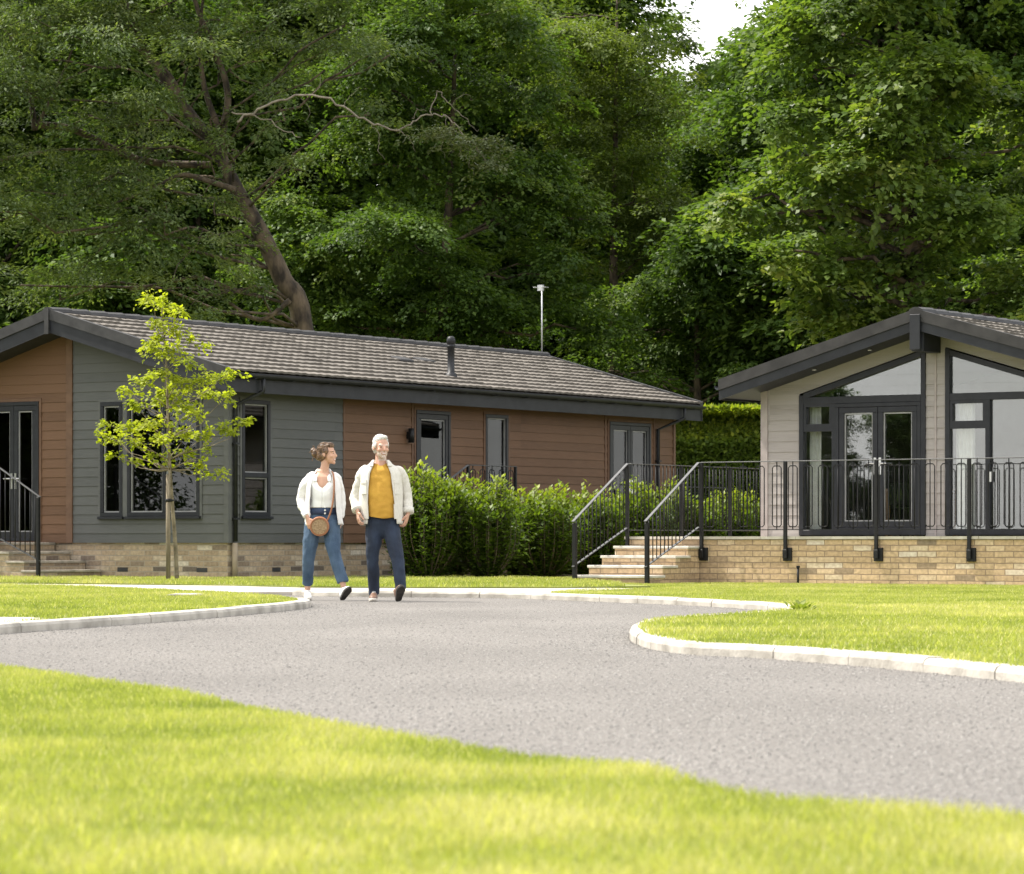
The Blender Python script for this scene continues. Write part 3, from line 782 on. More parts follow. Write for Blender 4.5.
def terrace():
    """brick terrace of the right lodge, its steps and its railings"""
    vf, vs_, zt = -1.6, -3.12, .73
    o = (-3.2, vf); c = world(AR, *o)
    t = thing('terrace', 'raised buff brick terrace with stone coping in front of the taupe lodge', 'terrace', (c.x, c.y, 0), -TH)
    def B(mb, u0, u1, v0, v1, z0, z1): mb.box(u0 - o[0], u1 - o[0], v0 - o[1], v1 - o[1], z0, z1)
    mb = MB(); B(mb, -4.52, 5.6, vf, -.06, -.2, zt - .045); B(mb, -4.52, -3.05, -.06, 7.0, -.2, zt - .045); B(mb, -3.05, 3.1, -.06, LR, -.2, zt - .047)
    mb.build('brick_wall', M['brick_b'], t)
    mb = MB(); u = -4.54
    while u < 5.6:
        e = min(u + .6, 5.62); B(mb, u, e - .006, vf - .03, -.03, zt - .043, zt); u = e
    v = -.03
    while v < 7: B(mb, -4.54, -3.0, v, min(v + .6, 7) - .006, zt - .043, zt); v += .6
    mb.build('coping', M['coping'], t)
    r = steps('pale stone steps with brick risers climbing to the railed terrace, behind the kerb', AR, -4.5, -3.2, vs_, vf - .032, 4, .146, .0, .38, 'v', 'brick_b', 'tread')
    # side wall beside the steps follows the stair
    # railings
    ot = (-3.2, vf); zr = zt + 1.13; zlo = zt + .10
    ra = thing('railing', 'long black metal railing with hooped bars along the front edge of the brick terrace', 'railing', world(AR, *ot), -TH)
    us = [-3.15, -1.70, -.18, 1.32, 2.82, 4.32]
    for u in us:
        p = post(ra, ot, (u, vf - .055), .46, zr, .05)
        bk = MB(); bk.box(u - ot[0] - .05, u - ot[0] + .09, -.040, -.012 + .01, .36, .56); bk.box(u - ot[0] - .035, u - ot[0] + .035, -.085, -.04, .40, .53)
        bk.build('bracket', M['black'], p, bevel=.004)
    for a, b in zip(us, us[1:]):
        rail_run(ra, ot, (a, vf - .055), (b, vf - .055), (zr, zr), (zlo, zlo), 'hoop')
    # stair rails
    def stair(label, u, utop):
        ob = (u, -3.2); s = thing('handrail', label, 'handrail', world(AR, *ob), -TH)
        post(s, ob, (u, -3.2), -.02, .93, .06); 
        if utop: post(s, ob, (u, vf - .06), .56, zr - .02, .05)
        rail_run(s, ob, (u, -3.26), (u, vf - .06), (.95, zr), (.27, zt + .14), 'bars', .11)
        mb = MB(); mb.bar((0, .3, 1.045 ), (0, 1.0, 1.045 + .7 * .57), .012, .05); 
        return s
    stair('black metal stair railing on the near side of the terrace steps', -3.2, False)
    stair('black metal stair railing on the far side of the terrace steps', -4.47, True)
    os_ = (-4.47, vf); sd = thing('railing', 'black metal railing along the left side of the brick terrace, behind the steps', 'railing', world(AR, *os_), -TH)
    vv = [vf + .02, .0, 1.6, 3.2]
    for v in vv[1:]: post(sd, os_, (-4.47, v), .55, zr, .05)
    for a, b in zip(vv, vv[1:]): rail_run(sd, os_, (-4.47, a), (-4.47, b), (zr, zr), (zlo, zlo), 'bars', .11)
    # marker post in the lawn
    c = G(803, 585.5, .01)
    mk = MB(); mk.tube([(0, 0, -.05), (0, 0, .26)], .018, 8); mk.box(-.026, .026, -.026, .026, .26, .29)
    o_ = mk.build('marker_post', M['black'], None); o_.location = world(AR, -1.45, vf - .12); tag(o_, 'short thin black post standing in the grass against the terrace brickwork', 'post')

def left_extras():
    steps('weathered stone steps climbing to the glass doors at the left edge of the picture', AL, -2.4, .62, -1.5, -.01, 4, .148, .045, .33, '-u', 'brick_a', 'tread_old')
    ob = (-.1, -1.5); s = thing('handrail', 'black metal handrail beside the steps of the grey and brown lodge, at the left edge', 'handrail', world(AL, *ob), -TH)
    post(s, ob, (.62, -1.53), -.02, 1.36, .055); post(s, ob, (-.40, -1.53), .1, 1.93, .05)
    mb = MB()
    rail_run(s, ob, (.66, -1.53), (-.40, -1.53), (1.36, 1.95), (.34, .78), 'bars', .10)
    rail_run(s, ob, (-.40, -1.53), (-2.3, -1.53), (1.95, 1.95), (.78, .78), 'bars', .10)
    # landing and railing at the single door behind the shrubs
    x0, x1 = WL + .03, WL + 1.25; s0, s1 = s_long(415) - .3, s_long(517, 1.2)
    c = world(AL, x0, s0); t = thing('landing', 'small brick landing behind the shrubs below the single glass door', 'landing', (c.x, c.y, 0), -TH)
    mb = MB(); mb.box(.01, x1 - x0, 0, s1 - s0, -.1, .59); mb.build('brick_wall', M['brick_a'], t)
    mb = MB(); mb.box(.01, x1 - x0 + .02, -.02, s1 - s0 + .02, .592, .64); mb.build('coping', M['coping'], t)
    ob = (x1 - .05, s0); r = thing('railing', 'short black railing showing above the shrubs by the single glass door', 'railing', world(AL, *ob), -TH)
    sa = s_long(468, 1.2)
    zr = CAMH + 76 * world(AL, x1 - .05, sa).y / F
    for v in (sa, s1 - .05): post(r, ob, (x1 - .05, v), .6, zr, .045)
    rail_run(r, ob, (x1 - .05, sa), (x1 - .05, s1 - .05), (zr, zr), (.75, .75), 'hoop')
    rail_run(r, ob, (x1 - .05, sa - .75), (x1 - .05, sa), (zr - .35, zr), (.45, .75), 'bars', .11)
    # landing at the patio doors, its sloping rail seen through the terrace railing
    s0, s1 = s_long(608) - .2, LL - .3
    c = world(AL, x0, s0); t = thing('landing', 'brick landing below the double glass doors at the far end of the brown lodge', 'landing', (c.x, c.y, 0), -TH)
    mb = MB(); mb.box(.01, 1.2, 0, s1 - s0, -.1, .59); mb.build('brick_wall', M['brick_a'], t)
    mb = MB(); mb.box(.01, 1.22, -.02, s1 - s0 + .02, .592, .64); mb.build('coping', M['coping'], t)
    ob = (x1, s1); r = thing('handrail', 'black sloping handrail seen through the terrace railing in front of the clipped hedge', 'handrail', world(AL, *ob), -TH)
    va = s_long(714, 1.0); vb = s_long(743, 1.0)
    ya = CAMH + (HOR - 488) * world(AL, x1, va).y / F; yb = CAMH + (HOR - 516) * world(AL, x1, vb).y / F
    post(r, ob, (x1, va), .0, ya, .05); post(r, ob, (x1, vb), -.02, yb, .05)
    rail_run(r, ob, (x1, va), (x1, vb), (ya, yb), (.55, .15), 'bars', .11)
    rail_run(r, ob, (x1, s0 + .2), (x1, va), (ya, ya), (.75, .75), 'bars', .11)
# ------------------------------------------------------------------ ground, road, kerbs, grass
def zleft(Y): return .070 - .0006 * (min(Y, 47) - 22)
def zlawn(Y): return min(.068, .075 - .0026 * (min(Y, 47) - 22))
def lawn_poly(px_pts):
    """picture points on the gently sloping lawn"""
    out = []
    for px, py in px_pts:
        Y = 30.0
        for _ in range(20): Y = (CAMH - zlawn(Y)) * F / (py - HOR)
        out.append(Vector(((px - 512) / F * Y, Y, zlawn(Y))))
    return out
def sheet(name, pts, m, kind='structure'):
    mb = MB(); mb.poly(pts)
    me = mb.mesh(name, [m])
    bm = bmesh.new(); bm.from_mesh(me)
    for f in bm.faces:
        if f.normal.z < 0: f.normal_flip()
    bm.to_mesh(me); bm.free()
    bm = bmesh.new(); bm.from_mesh(me)
    r = bmesh.ops.extrude_edge_only(bm, edges=[e for e in bm.edges if e.is_boundary])
    for v in r['geom']:
        if isinstance(v, bmesh.types.BMVert): v.co.z -= .12
    bmesh.ops.recalc_face_normals(bm, faces=bm.faces); bm.to_mesh(me); bm.free()
    return tag(link_mesh(name, me), kind=kind)
def smooth_line(pts, n=6, closed=False):
    pts = [Vector(p) for p in pts]; out = []
    for i in range(len(pts) - 1):
        p0 = pts[max(i - 1, 0)]; p1 = pts[i]; p2 = pts[i + 1]; p3 = pts[min(i + 2, len(pts) - 1)]
        for k in range(n):
            t = k / n
            out.append(.5 * ((2 * p1) + (p2 - p0) * t + (2 * p0 - 5 * p1 + 4 * p2 - p3) * t * t + (3 * p1 - p0 - 3 * p2 + p3) * t ** 3))
    out.append(pts[-1]); return out
def kerb(name, line, inside, w=.125, h=.075):
    """stones along the line (its road edge); 'inside' = +1 lawn on the left of travel, -1 on the right"""
    pts = smooth_line(line, 10)
    d = [0]
    for a, b in zip(pts, pts[1:]): d.append(d[-1] + (b - a).length)
    def at(s):
        for i in range(len(d) - 1):
            if s <= d[i + 1] or i == len(d) - 2:
                f = (s - d[i]) / max(d[i + 1] - d[i], 1e-6); p = pts[i].lerp(pts[i + 1], f); t = (pts[min(i + 2, len(pts) - 1)] - pts[max(i - 1, 0)]); t.z = 0; t.normalize()
                return p, Vector((-t.y, t.x, 0)) * inside
    mb = MB(); s = 0; rng = random.Random(3); L = .92
    prof = [(0, -.1), (0, h - .03), (.012, h - .008), (.03, h), (w, h), (w, -.1)]
    while s < d[-1] - .05:
        e = min(s + L, d[-1]); n = 5; vs = []; dz = rng.uniform(-.004, .004); do = rng.uniform(-.004, .004)
        for i in range(n):
            q = s + (e - .008 - s) * i / (n - 1); p, nn = at(q)
            for a, z in prof: vs.append((p.x + nn.x * (a + do), p.y + nn.y * (a + do), z + (dz if z > 0 else 0)))
        k = len(prof)
        fs = [(i * k + j, (i + 1) * k + j, (i + 1) * k + (j + 1) % k, i * k + (j + 1) % k) for i in range(n - 1) for j in range(k)]
        fs += [tuple(range(k)), tuple((n - 1) * k + j for j in range(k - 1, -1, -1))]
        if inside > 0: fs = [tuple(reversed(f)) for f in fs]
        mb.add(vs, fs); s = e
    me = mb.mesh(name, [M['kerb']])
    bm = bmesh.new(); bm.from_mesh(me); bmesh.ops.recalc_face_normals(bm, faces=bm.faces); bm.to_mesh(me); bm.free()
    return tag(link_mesh(name, me), kind='structure')
def inset(line, inside, d):
    out = []
    for i, p in enumerate(line):
        t = line[min(i + 1, len(line) - 1)] - line[max(i - 1, 0)]; t.z = 0; t.normalize()
        out.append(p + Vector((-t.y, t.x, 0)) * inside * d)
    return out

def in_poly(poly, x, y):
    n = len(poly); c = np.zeros(len(x), bool); j = n - 1
    for i in range(n):
        xi, yi, xj, yj = poly[i].x, poly[i].y, poly[j].x, poly[j].y
        m = ((yi > y) != (yj > y)) & (x < (xj - xi) * (y - yi) / (yj - yi + 1e-12) + xi)
        c ^= m; j = i
    return c
def vnoise(x, y, s, seed):
    """cheap smooth value noise on arrays"""
    r = np.random.RandomState(seed); T = r.rand(64, 64)
    u, v = x / s, y / s; i, j = np.floor(u).astype(int), np.floor(v).astype(int); fu, fv = u - i, v - j
    fu = fu * fu * (3 - 2 * fu); fv = fv * fv * (3 - 2 * fv)
    a = T[i % 64, j % 64]; b = T[(i + 1) % 64, j % 64]; c = T[i % 64, (j + 1) % 64]; d = T[(i + 1) % 64, (j + 1) % 64]
    return (a * (1 - fu) + b * fu) * (1 - fv) + (c * (1 - fu) + d * fu) * fv
def grass(name, poly, zf, dens, hgt, wid, seed, bounds=None, holes=()):
    r = np.random.RandomState(seed)
    xs = [p.x for p in poly]; ys = [p.y for p in poly]
    x0, x1, y0, y1 = min(xs), max(xs), min(ys), max(ys)
    if bounds: x0, x1, y0, y1 = max(x0, bounds[0]), min(x1, bounds[1]), max(y0, bounds[2]), min(y1, bounds[3])
    n = int((x1 - x0) * (y1 - y0) * dens)
    # density falls with distance
    y = y0 + (y1 - y0) * r.rand(n); x = x0 + (x1 - x0) * r.rand(n)
    k = in_poly(poly, x, y) & (np.abs(x) < .172 * y + 1.8)
    for h in holes: k &= ~in_poly(h, x, y)
    x, y = x[k], y[k]; n = len(x)
    pt = vnoise(x, y, .55, seed) * .5 + vnoise(x, y, .16, seed + 1) * .3 + vnoise(x, y, 1.9, seed + 2) * .42 - .09
    h = hgt * (.5 + .7 * r.rand(n)) * (.6 + .8 * pt); w = wid * (.7 + .6 * r.rand(n))
    a = r.rand(n) * 2 * np.pi; b = r.rand(n) * 2 * np.pi; ln = h * (.15 + .75 * r.rand(n) ** 1.3)
    z = np.array([zf(v) for v in y]) if callable(zf) else np.full(n, zf)
    base = np.stack([x, y, z - .004], 1); side = np.stack([np.cos(a), np.sin(a), 0 * a], 1) * w[:, None]
    tip = base + np.stack([np.cos(b) * ln, np.sin(b) * ln, h], 1)
    v = np.stack([base - side, base + side, tip + side * .22, tip - side * .22], 1)
    tint = np.clip(.95 * (pt - .1) * .9 + .30 * (r.rand(n) - .5) + .12, 0, 1)
    tint = np.where(r.rand(n) < .05, 1.0, tint)
    return tag(link_mesh(name, quads_mesh(name, M['grass'], v, tint)), kind='stuff')

def land():
    M['grass'] = leaf_mat('grass blade', [(.136, .172, .036), (.214, .246, .060), (.298, .318, .094), (.40, .385, .155), (.53, .485, .28)], .42, .5, .35)
    g = MB(); n = 40
    g.add([(0, 60, -.03)] + [(1400 * math.cos(2 * math.pi * i / n), 60 + 1400 * math.sin(2 * math.pi * i / n), -.03) for i in range(n)], [(0, i + 1, (i + 1) % n + 1) for i in range(n)])
    tag(g.build('ground', M['meadow']), kind='structure')
    rd = MB(); rd.add([(-34, 3, 0), (34, 3, 0), (34, 48, 0), (-34, 48, 0)], [(0, 1, 2, 3)])
    tag(rd.build('road', M['asphalt']), kind='structure')
    # near lawn
    zf = .05
    edge = [G(px, py, zf) for px, py in [(-120, 652), (0, 668), (90, 681), (170, 692), (250, 709), (330, 727), (420, 741), (512, 755), (590, 765), (650, 772), (700, 786), (760, 798), (860, 808), (960, 816), (1060, 822), (1300, 838)]]
    edge = smooth_line(edge, 4)
    fl = edge + [Vector((9, 3.2, zf)), Vector((-9, 3.2, zf)), Vector((-9, edge[0].y + 4, zf))]
    sheet('near_lawn', fl, M['lawn'])
    grass('near_grass', fl, zf, 8500, .030, .0026, 11, (-4.2, 4.2, 5.0, 18))
    # right-hand lawn with its peninsula
    K1 = [G(*p) for p in [(1420, 722), (1200, 700), (1024, 683), (900, 670), (760, 658.5), (690, 655), (654, 650), (636, 644), (629.5, 637.5), (636, 632), (655, 627.5)]]
    K1 += [G(700, 623.5), G(745, 620.5), G(775, 617.8)]
    K2 = [G(790, 615.2), G(779, 612.2), G(757, 609.8), G(700, 606.2), G(640, 603.6), G(600, 602), G(556, 600.2), G(512, 598.6), G(440, 597.6), G(380, 597.2), G(330, 596.6), G(292, 595.4)]
    K3 = [G(292, 595.4), G(240, 592.8), G(180, 590.5), G(100, 588.4), G(0, 586.6), G(-80, 585.8)]
    k1 = smooth_line(K1, 8); k2 = smooth_line(K2, 8)
    notch = K1[-1:] + [G(788, 616.8), ] + K2[:1]
    kerb('kerb', K1 + [G(790, 616.6)], -1, .12, .072); kerb('kerb', K2, -1)
    def L(p): return Vector((p.x, p.y, zlawn(p.y)))
    i1 = [L(p) for p in inset(k1, -1, .06)]; i2 = [L(p) for p in inset(k2, -1, .06)]
    # the near end of K2 (to about x = 512) edges this lawn
    cut = [p for p in i2 if p.y < G(540, 599.6).y]
    back = lawn_poly([(552, 592.8), (590, 589.6), (640, 588.2)])
    rl = i1 + cut + back + [L(Vector((.8, 47.4, 0))), L(Vector((-1.5, 56, 0))), L(Vector((30, 76, 0))), L(Vector((30, 10, 0)))]
    sheet('right_lawn', rl, M['lawn'])
    grass('right_grass', rl, zlawn, 1300, .030, .0055, 21, (-1, 10.5, 14, 52))
    # pavement between the far kerb and the lodges
    zp = .042
    pv = [Vector((p.x, p.y, zp)) for p in inset(k2, -1, .08) + inset(smooth_line(K3, 8)[1:], -1, -.9) if p.y > G(540, 599.4).y] 
    pv += [Vector((-12, 49.3, zp)), G(0, 582.3, zp), G(230, 584.6, zp), G(300, 586.4, zp), G(420, 587, zp), G(560, 587.2, zp), G(600, 587.6, zp), G(635, 588.6, zp), G(590, 590.4, zp), G(545, 593.4, zp)]
    pv = [p for p in pv]
    # left strip: the path narrows to a line towards the left
    sheet('pavement', pv, M['pave'])
    # strip of lawn under the left lodge
    zs = .06
    bl = [Vector((p.x, p.y, zs)) for p in (Vector((-30, 50, 0)), G(0, 582.3, zs), G(230, 584.5, zs), G(300, 586.3, zs), G(420, 586.9, zs), G(560, 586.9, zs), G(650, 586, zs))] + [Vector((1.0, 49.2, zs)), Vector((9, 60, zs)), Vector((4, 72, zs)), Vector((-30, 72, zs))]
    sheet('back_lawn', bl, M['lawn'])
    gl = [p for p in bl]
    grass('back_grass', [Vector((-9.5, 49.6, 0)), *bl[1:8], world(AL, WL + 3, 4), world(AL, WL + .05, -.1), world(AL, -WL, -.1)], zs, 800, .045, .007, 31, (-9.5, 1.5, 41, 56))
    # left-hand island
    I1 = [G(*p) for p in [(-260, 668), (-140, 650), (0, 634.5), (100, 627), (200, 619.2), (265, 613.2), (296, 610), (308, 608), (311.5, 606.4), (306, 604.8), (292, 603), (262, 600), (230, 597.5), (180, 595), (100, 591.5), (0, 588.8), (-100, 587.8)]]
    ik = smooth_line(I1, 8); kerb('kerb', I1[:10], 1)
    il = [Vector((p.x, p.y, zleft(p.y))) for p in inset(ik, 1, .06)]
    sheet('left_lawn', il, M['lawn'])
    pa = [L(p) + Vector((0, 0, .004)) for p in (G(-160, 636, .075), G(-30, 624.6, .075), G(22, 620.4, .075), G(50, 618, .075), G(30, 616.8, .075), G(-20, 616.4, .075), G(-160, 619, .075))]
    pa = [p + Vector((0, 0, 0)) for p in pa]
    sheet('crossing_slab', pa, M['pave'])
    ii = [L(p) for p in inset(ik, 1, .14)]
    grass('left_grass', ii, zleft, 1300, .030, .0055, 41, (-7, 0, 20, 48), holes=[pa])
    c = lawn_poly([(185, 598.3)])[0]
    mb = MB(); mb.box(-.16, .16, -.35, .35, -.05, .025); mb.box(-.13, .13, -.31, .31, .0255, .03)
    o = mb.build('drain_cover', M['kerb'], None, bevel=.006); o.location = (c.x, c.y, zleft(c.y)); tag(o, 'small pale concrete cover let into the grass near the young tree', 'cover')
    # loose grit along the kerbs
    r = np.random.RandomState(90); pts = []
    for line, ins, cnt in ((k1, 1, 2600), (ik[:80], -1, 2200), (k2, 1, 1500)):
        for _ in range(cnt):
            i = r.randint(0, len(line) - 2); p = line[i].lerp(line[i + 1], r.rand()); t = line[i + 1] - line[i]; t.normalize()
            d = .01 + .55 * r.rand() ** 3; pts.append((p.x - t.y * ins * d, p.y + t.x * ins * d, 0))
    for _ in range(70000): y = 6.5 + 28 * r.rand() ** 1.5; pts.append(((r.rand() * 2 - 1) * .17 * y, y, -.001))
    pts = np.array(pts); n = len(pts); sz = .0026 + .0034 * r.rand(n) ** 2; a = r.rand(n) * 6.28
    e1 = np.stack([np.cos(a), np.sin(a), 0 * a], 1) * sz[:, None]; e2 = np.stack([-np.sin(a), np.cos(a), 0 * a], 1) * sz[:, None]; up = np.array([0, 0, 1.]) * sz[:, None] * .8
    q = lambda *k: np.stack([pts + a_ * e1 + b_ * e2 + c_ * up for a_, b_, c_ in k], 1)
    v = np.concatenate([q((-1, -1, 0), (1, -1, 0), (.7, -.6, 1), (-.6, -.7, 1)), q((1, -1, 0), (1, 1, 0), (.6, .7, 1), (.7, -.6, 1)), q((1, 1, 0), (-1, 1, 0), (-.7, .6, 1), (.6, .7, 1)), q((-1, 1, 0), (-1, -1, 0), (-.6, -.7, 1), (-.7, .6, 1)), q((-.6, -.7, 1), (.7, -.6, 1), (.6, .7, 1), (-.7, .6, 1))])
    gm = leaf_mat('grit', [(.155, .148, .138), (.21, .20, .188), (.26, .248, .232), (.35, .335, .312)], 0.0, .9)
    tag(link_mesh('road_chippings', quads_mesh('road_chippings', gm, v, np.tile(r.rand(n), 5))), kind='stuff')
    # planting bed under the shrubs
    bed = [world(AL, WL + .1, s_long(400), .078), world(AL, WL + 3.05, 1.55, .078), world(AL, WL + 3.0, 5.2, .078), world(AL, WL + 2.4, 5.8, .078), world(AL, WL + 2.0, 13.5, .078), world(AL, WL + .1, 13.5, .078)]
    sheet('planting_bed', bed, M['soil'])
    # weeds at the tip of the kerb
    rng = np.random.RandomState(5)
    for px, py, nm, lb in ((800, 611.5, 46, 'leafy green weed growing at the tip of the far kerb on the right'), (905, 656, 0, '')):
        if not nm: continue
        b = lawn_poly([(px, py)])[0]; n = nm
        a = rng.rand(n) * 6.28; rr = .02 + .13 * rng.rand(n); h = .02 + .09 * rng.rand(n)
        base = np.stack([np.cos(a) * rr * .8, np.sin(a) * rr * .8, h * .5], 1); D = np.stack([np.cos(a), np.sin(a), .5 + rng.rand(n)], 1)
        me = leaves_mesh('weed', M['grass'], base, D, np.tile([0, 0, 1.], (n, 1)), .05 + .04 * rng.rand(n), .014 + .010 * rng.rand(n), .3 * rng.rand(n))
        o = link_mesh('weed', me); o.location = b; tag(o, lb, 'weed')
# ------------------------------------------------------------------ trees, shrubs, hedge
def limb_path(p, q, rng, sag=.0, n=5, wob=.12):
    p, q = Vector(p), Vector(q); L = (q - p).length; out = [p]
    for i in range(1, n):
        f = i / n
        out.append(p.lerp(q, f) + Vector((rng.uniform(-1, 1), rng.uniform(-1, 1), rng.uniform(-1, 1))) * L * wob * .5 + Vector((0, 0, math.sin(f * math.pi) * L * sag)))
    out.append(q); return out

def sprays(lumps, dens, sr, nl, leaf, rng, droop=.35, lay=.16, bias=.3, wl=.30, up=1.0, tint0=0.0, upfade=None):
    """leaf arrays for layered sprays spread over and inside lumpy crowns; lumps: (centre, radius vec)"""
    Ba, Da, Na, La, Wa, Ta = [], [], [], [], [], []; cs = []
    for c, r in lumps:
        c = np.array(c); r = np.array(r)
        area = 4 * math.pi * ((r[0] * r[1]) ** 1.6 / 3 + (r[0] * r[2]) ** 1.6 / 3 + (r[1] * r[2]) ** 1.6 / 3) ** (1 / 1.6)
        d_ = dens
        if upfade and c[2] > upfade: d_ = dens * .45
        m = max(3, int(area * d_))
        v = rng.normal(size=(m, 3)); v[:, 1] -= bias * np.abs(v[:, 1]); v[:, 2] += .12
        v[:, 2] = np.where((v[:, 2] < -.35) & (rng.rand(m) < .75), -v[:, 2], v[:, 2])
        v /= np.linalg.norm(v, axis=1, keepdims=True)
        f = .45 + .62 * rng.rand(m) ** .6
        ctr = c + v * r * f[:, None]
        cs.append((c, ctr))
        out = v.copy(); out[:, 2] *= .35; out += .25 * rng.normal(size=(m, 3)) * [1, 1, .3]
        out /= np.linalg.norm(out, axis=1, keepdims=True)
        k = nl
        sc = sr * (.55 + .8 * rng.rand(m))
        t = rng.rand(m, k) * 2 - 1; s = (rng.rand(m, k) * 2 - 1) * np.sqrt(np.clip(1 - t * t, 0, 1)) * .75
        perp = np.cross(out, [0, 0, 1.]); perp /= np.linalg.norm(perp, axis=1, keepdims=True) + 1e-6
        p = ctr[:, None] + out[:, None] * (t * sc[:, None])[..., None] + perp[:, None] * (s * sc[:, None])[..., None]
        p[..., 2] += -droop * sc[:, None] * ((t + .6).clip(0) ** 2 * .5 + s * s * .6) + rng.normal(size=(m, k)) * lay * sc[:, None]
        d = out[:, None] * 1.0 + perp[:, None] * (s * 1.2)[..., None] + rng.normal(size=(m, k, 3)) * .35
        d[..., 2] -= .35 * rng.rand(m, k) + droop * .3
        nrm = np.zeros((m, k, 3)); nrm[..., 2] = up; nrm += rng.normal(size=(m, k, 3)) * .42 + v[:, None] * .45
        tl = .30 * rng.rand() + rng.rand(m, 1) ** 1.3 * .42 + rng.rand(m, k) * .34 - .04 + tint0
        Ba.append(p.reshape(-1, 3)); Da.append(d.reshape(-1, 3)); Na.append(nrm.reshape(-1, 3))
        l = leaf * (.6 + .75 * rng.rand(m * k)); La.append(l); Wa.append(l * wl); Ta.append(tl.reshape(-1))
    return [np.concatenate(x) for x in (Ba, Da, Na, La, Wa, Ta)], cs

def tree(name, label, base, lumps, leafm, seed, dens=1.5, sr=.62, nl=55, leaf=.15, wl=.3, droop=.35, trunk_r=.35, trunk_pts=None, barkm='bark', group=None, extra=None, twigs=.12, bias=.3, lay=.16, upfade=15, cat='tree', bough=None, limb=1.0):
    """base: world; lumps in world coords (centre, radii)"""
    rng = np.random.RandomState(seed); rr = random.Random(seed); base = Vector(base)
    t = thing(name, label, cat, base, 0, group)
    L = [((np.array(c) - np.array(base)), np.array(r)) for c, r in lumps]
    arr, cs = sprays(boughs(L, seed, **(bough or {})), dens, sr, nl, leaf, rng, droop, lay, bias, wl, upfade=upfade)
    link_mesh('crown', leaves_mesh('crown', leafm, *arr), t)
    mb = MB()
    if trunk_pts is None:
        top = max(c[2] for c, r in L) * .9; cx = sum(c[0] for c, r in L) / len(L); cy = sum(c[1] for c, r in L) / len(L)
        trunk_pts = [Vector((0, 0, -.2)), Vector((cx * .1, cy * .1, top * .2)), Vector((cx * .35, cy * .3, top * .45)), Vector((cx * .6, cy * .6, top * .7)), Vector((cx * .8, cy * .8, top))]
        trunk_r = [trunk_r * 1.25, trunk_r, trunk_r * .8, trunk_r * .5, trunk_r * .15]
    else:
        trunk_pts = [Vector(p) - base for p in trunk_pts]
    sp = smooth_line(trunk_pts, 5); rad = np.interp(np.linspace(0, len(trunk_pts) - 1, len(sp)), range(len(trunk_pts)), trunk_r)
    mb.tube(sp, list(rad), 10)
    cs = [(c, np.array([b for b, _ in cs if np.linalg.norm(b - c) < r.mean() * 1.1] or [c])) for c, r in L]
    for c, ctr in cs:
        c = Vector(c); a = min(sp[2:], key=lambda p: (p - c).length + max(0, p.z - c.z + .3) * 2)
        i = sp.index(a); r0 = min(rad[i] * .4, .075) * limb
        path = limb_path(a, c, rr, .08); mb.tube(path, list(np.linspace(r0, .022, len(path))), 6)
        for q in ctr[rng.rand(len(ctr)) < twigs]:
            pt = limb_path(path[rr.randrange(2, len(path))], q, rr, .04, 3, .15); mb.tube(pt, list(np.linspace(.028, .008, len(pt))), 4, cap=False)
    if extra: extra(mb, base)
    mb.build('trunk', M[barkm], t)
    return t

def boughs(lumps, seed, per=.30, r0=.75, r1=1.25, flat=.55, up=.25):
    """break each big lump into domed boughs so that light tops and dark gaps appear"""
    rng = np.random.RandomState(seed); out = []
    for c, r in lumps:
        c, r = np.array(c), np.array(r); m = max(3, int(per * 4 * math.pi * float(np.mean(r)) ** 2))
        v = rng.normal(size=(m, 3)); v[:, 1] -= .35 * np.abs(v[:, 1]); v[:, 2] += up; v /= np.linalg.norm(v, axis=1, keepdims=True)
        f = .50 + .50 * rng.rand(m) ** .6; ctr = c + v * r * f[:, None]
        for p in ctr:
            q = rng.uniform(r0, r1) * min(1.15, float(np.mean(r)) / 1.25); out.append((tuple(p), (q, q * .9, q * flat)))
    return out
def lumps_px(lst, Y, dj=1.2, flat=.8, seed=0, depth=1.0):
    """crown lumps from where they show in the picture, at distance Y"""
    r = random.Random(seed); out = []
    for px, py, pr in lst:
        y = Y + r.uniform(-dj, dj); R_ = pr * y / F
        out.append((tuple(P(px, py, y)), (R_ * r.uniform(.95, 1.15), R_ * depth, R_ * flat)))
    return out

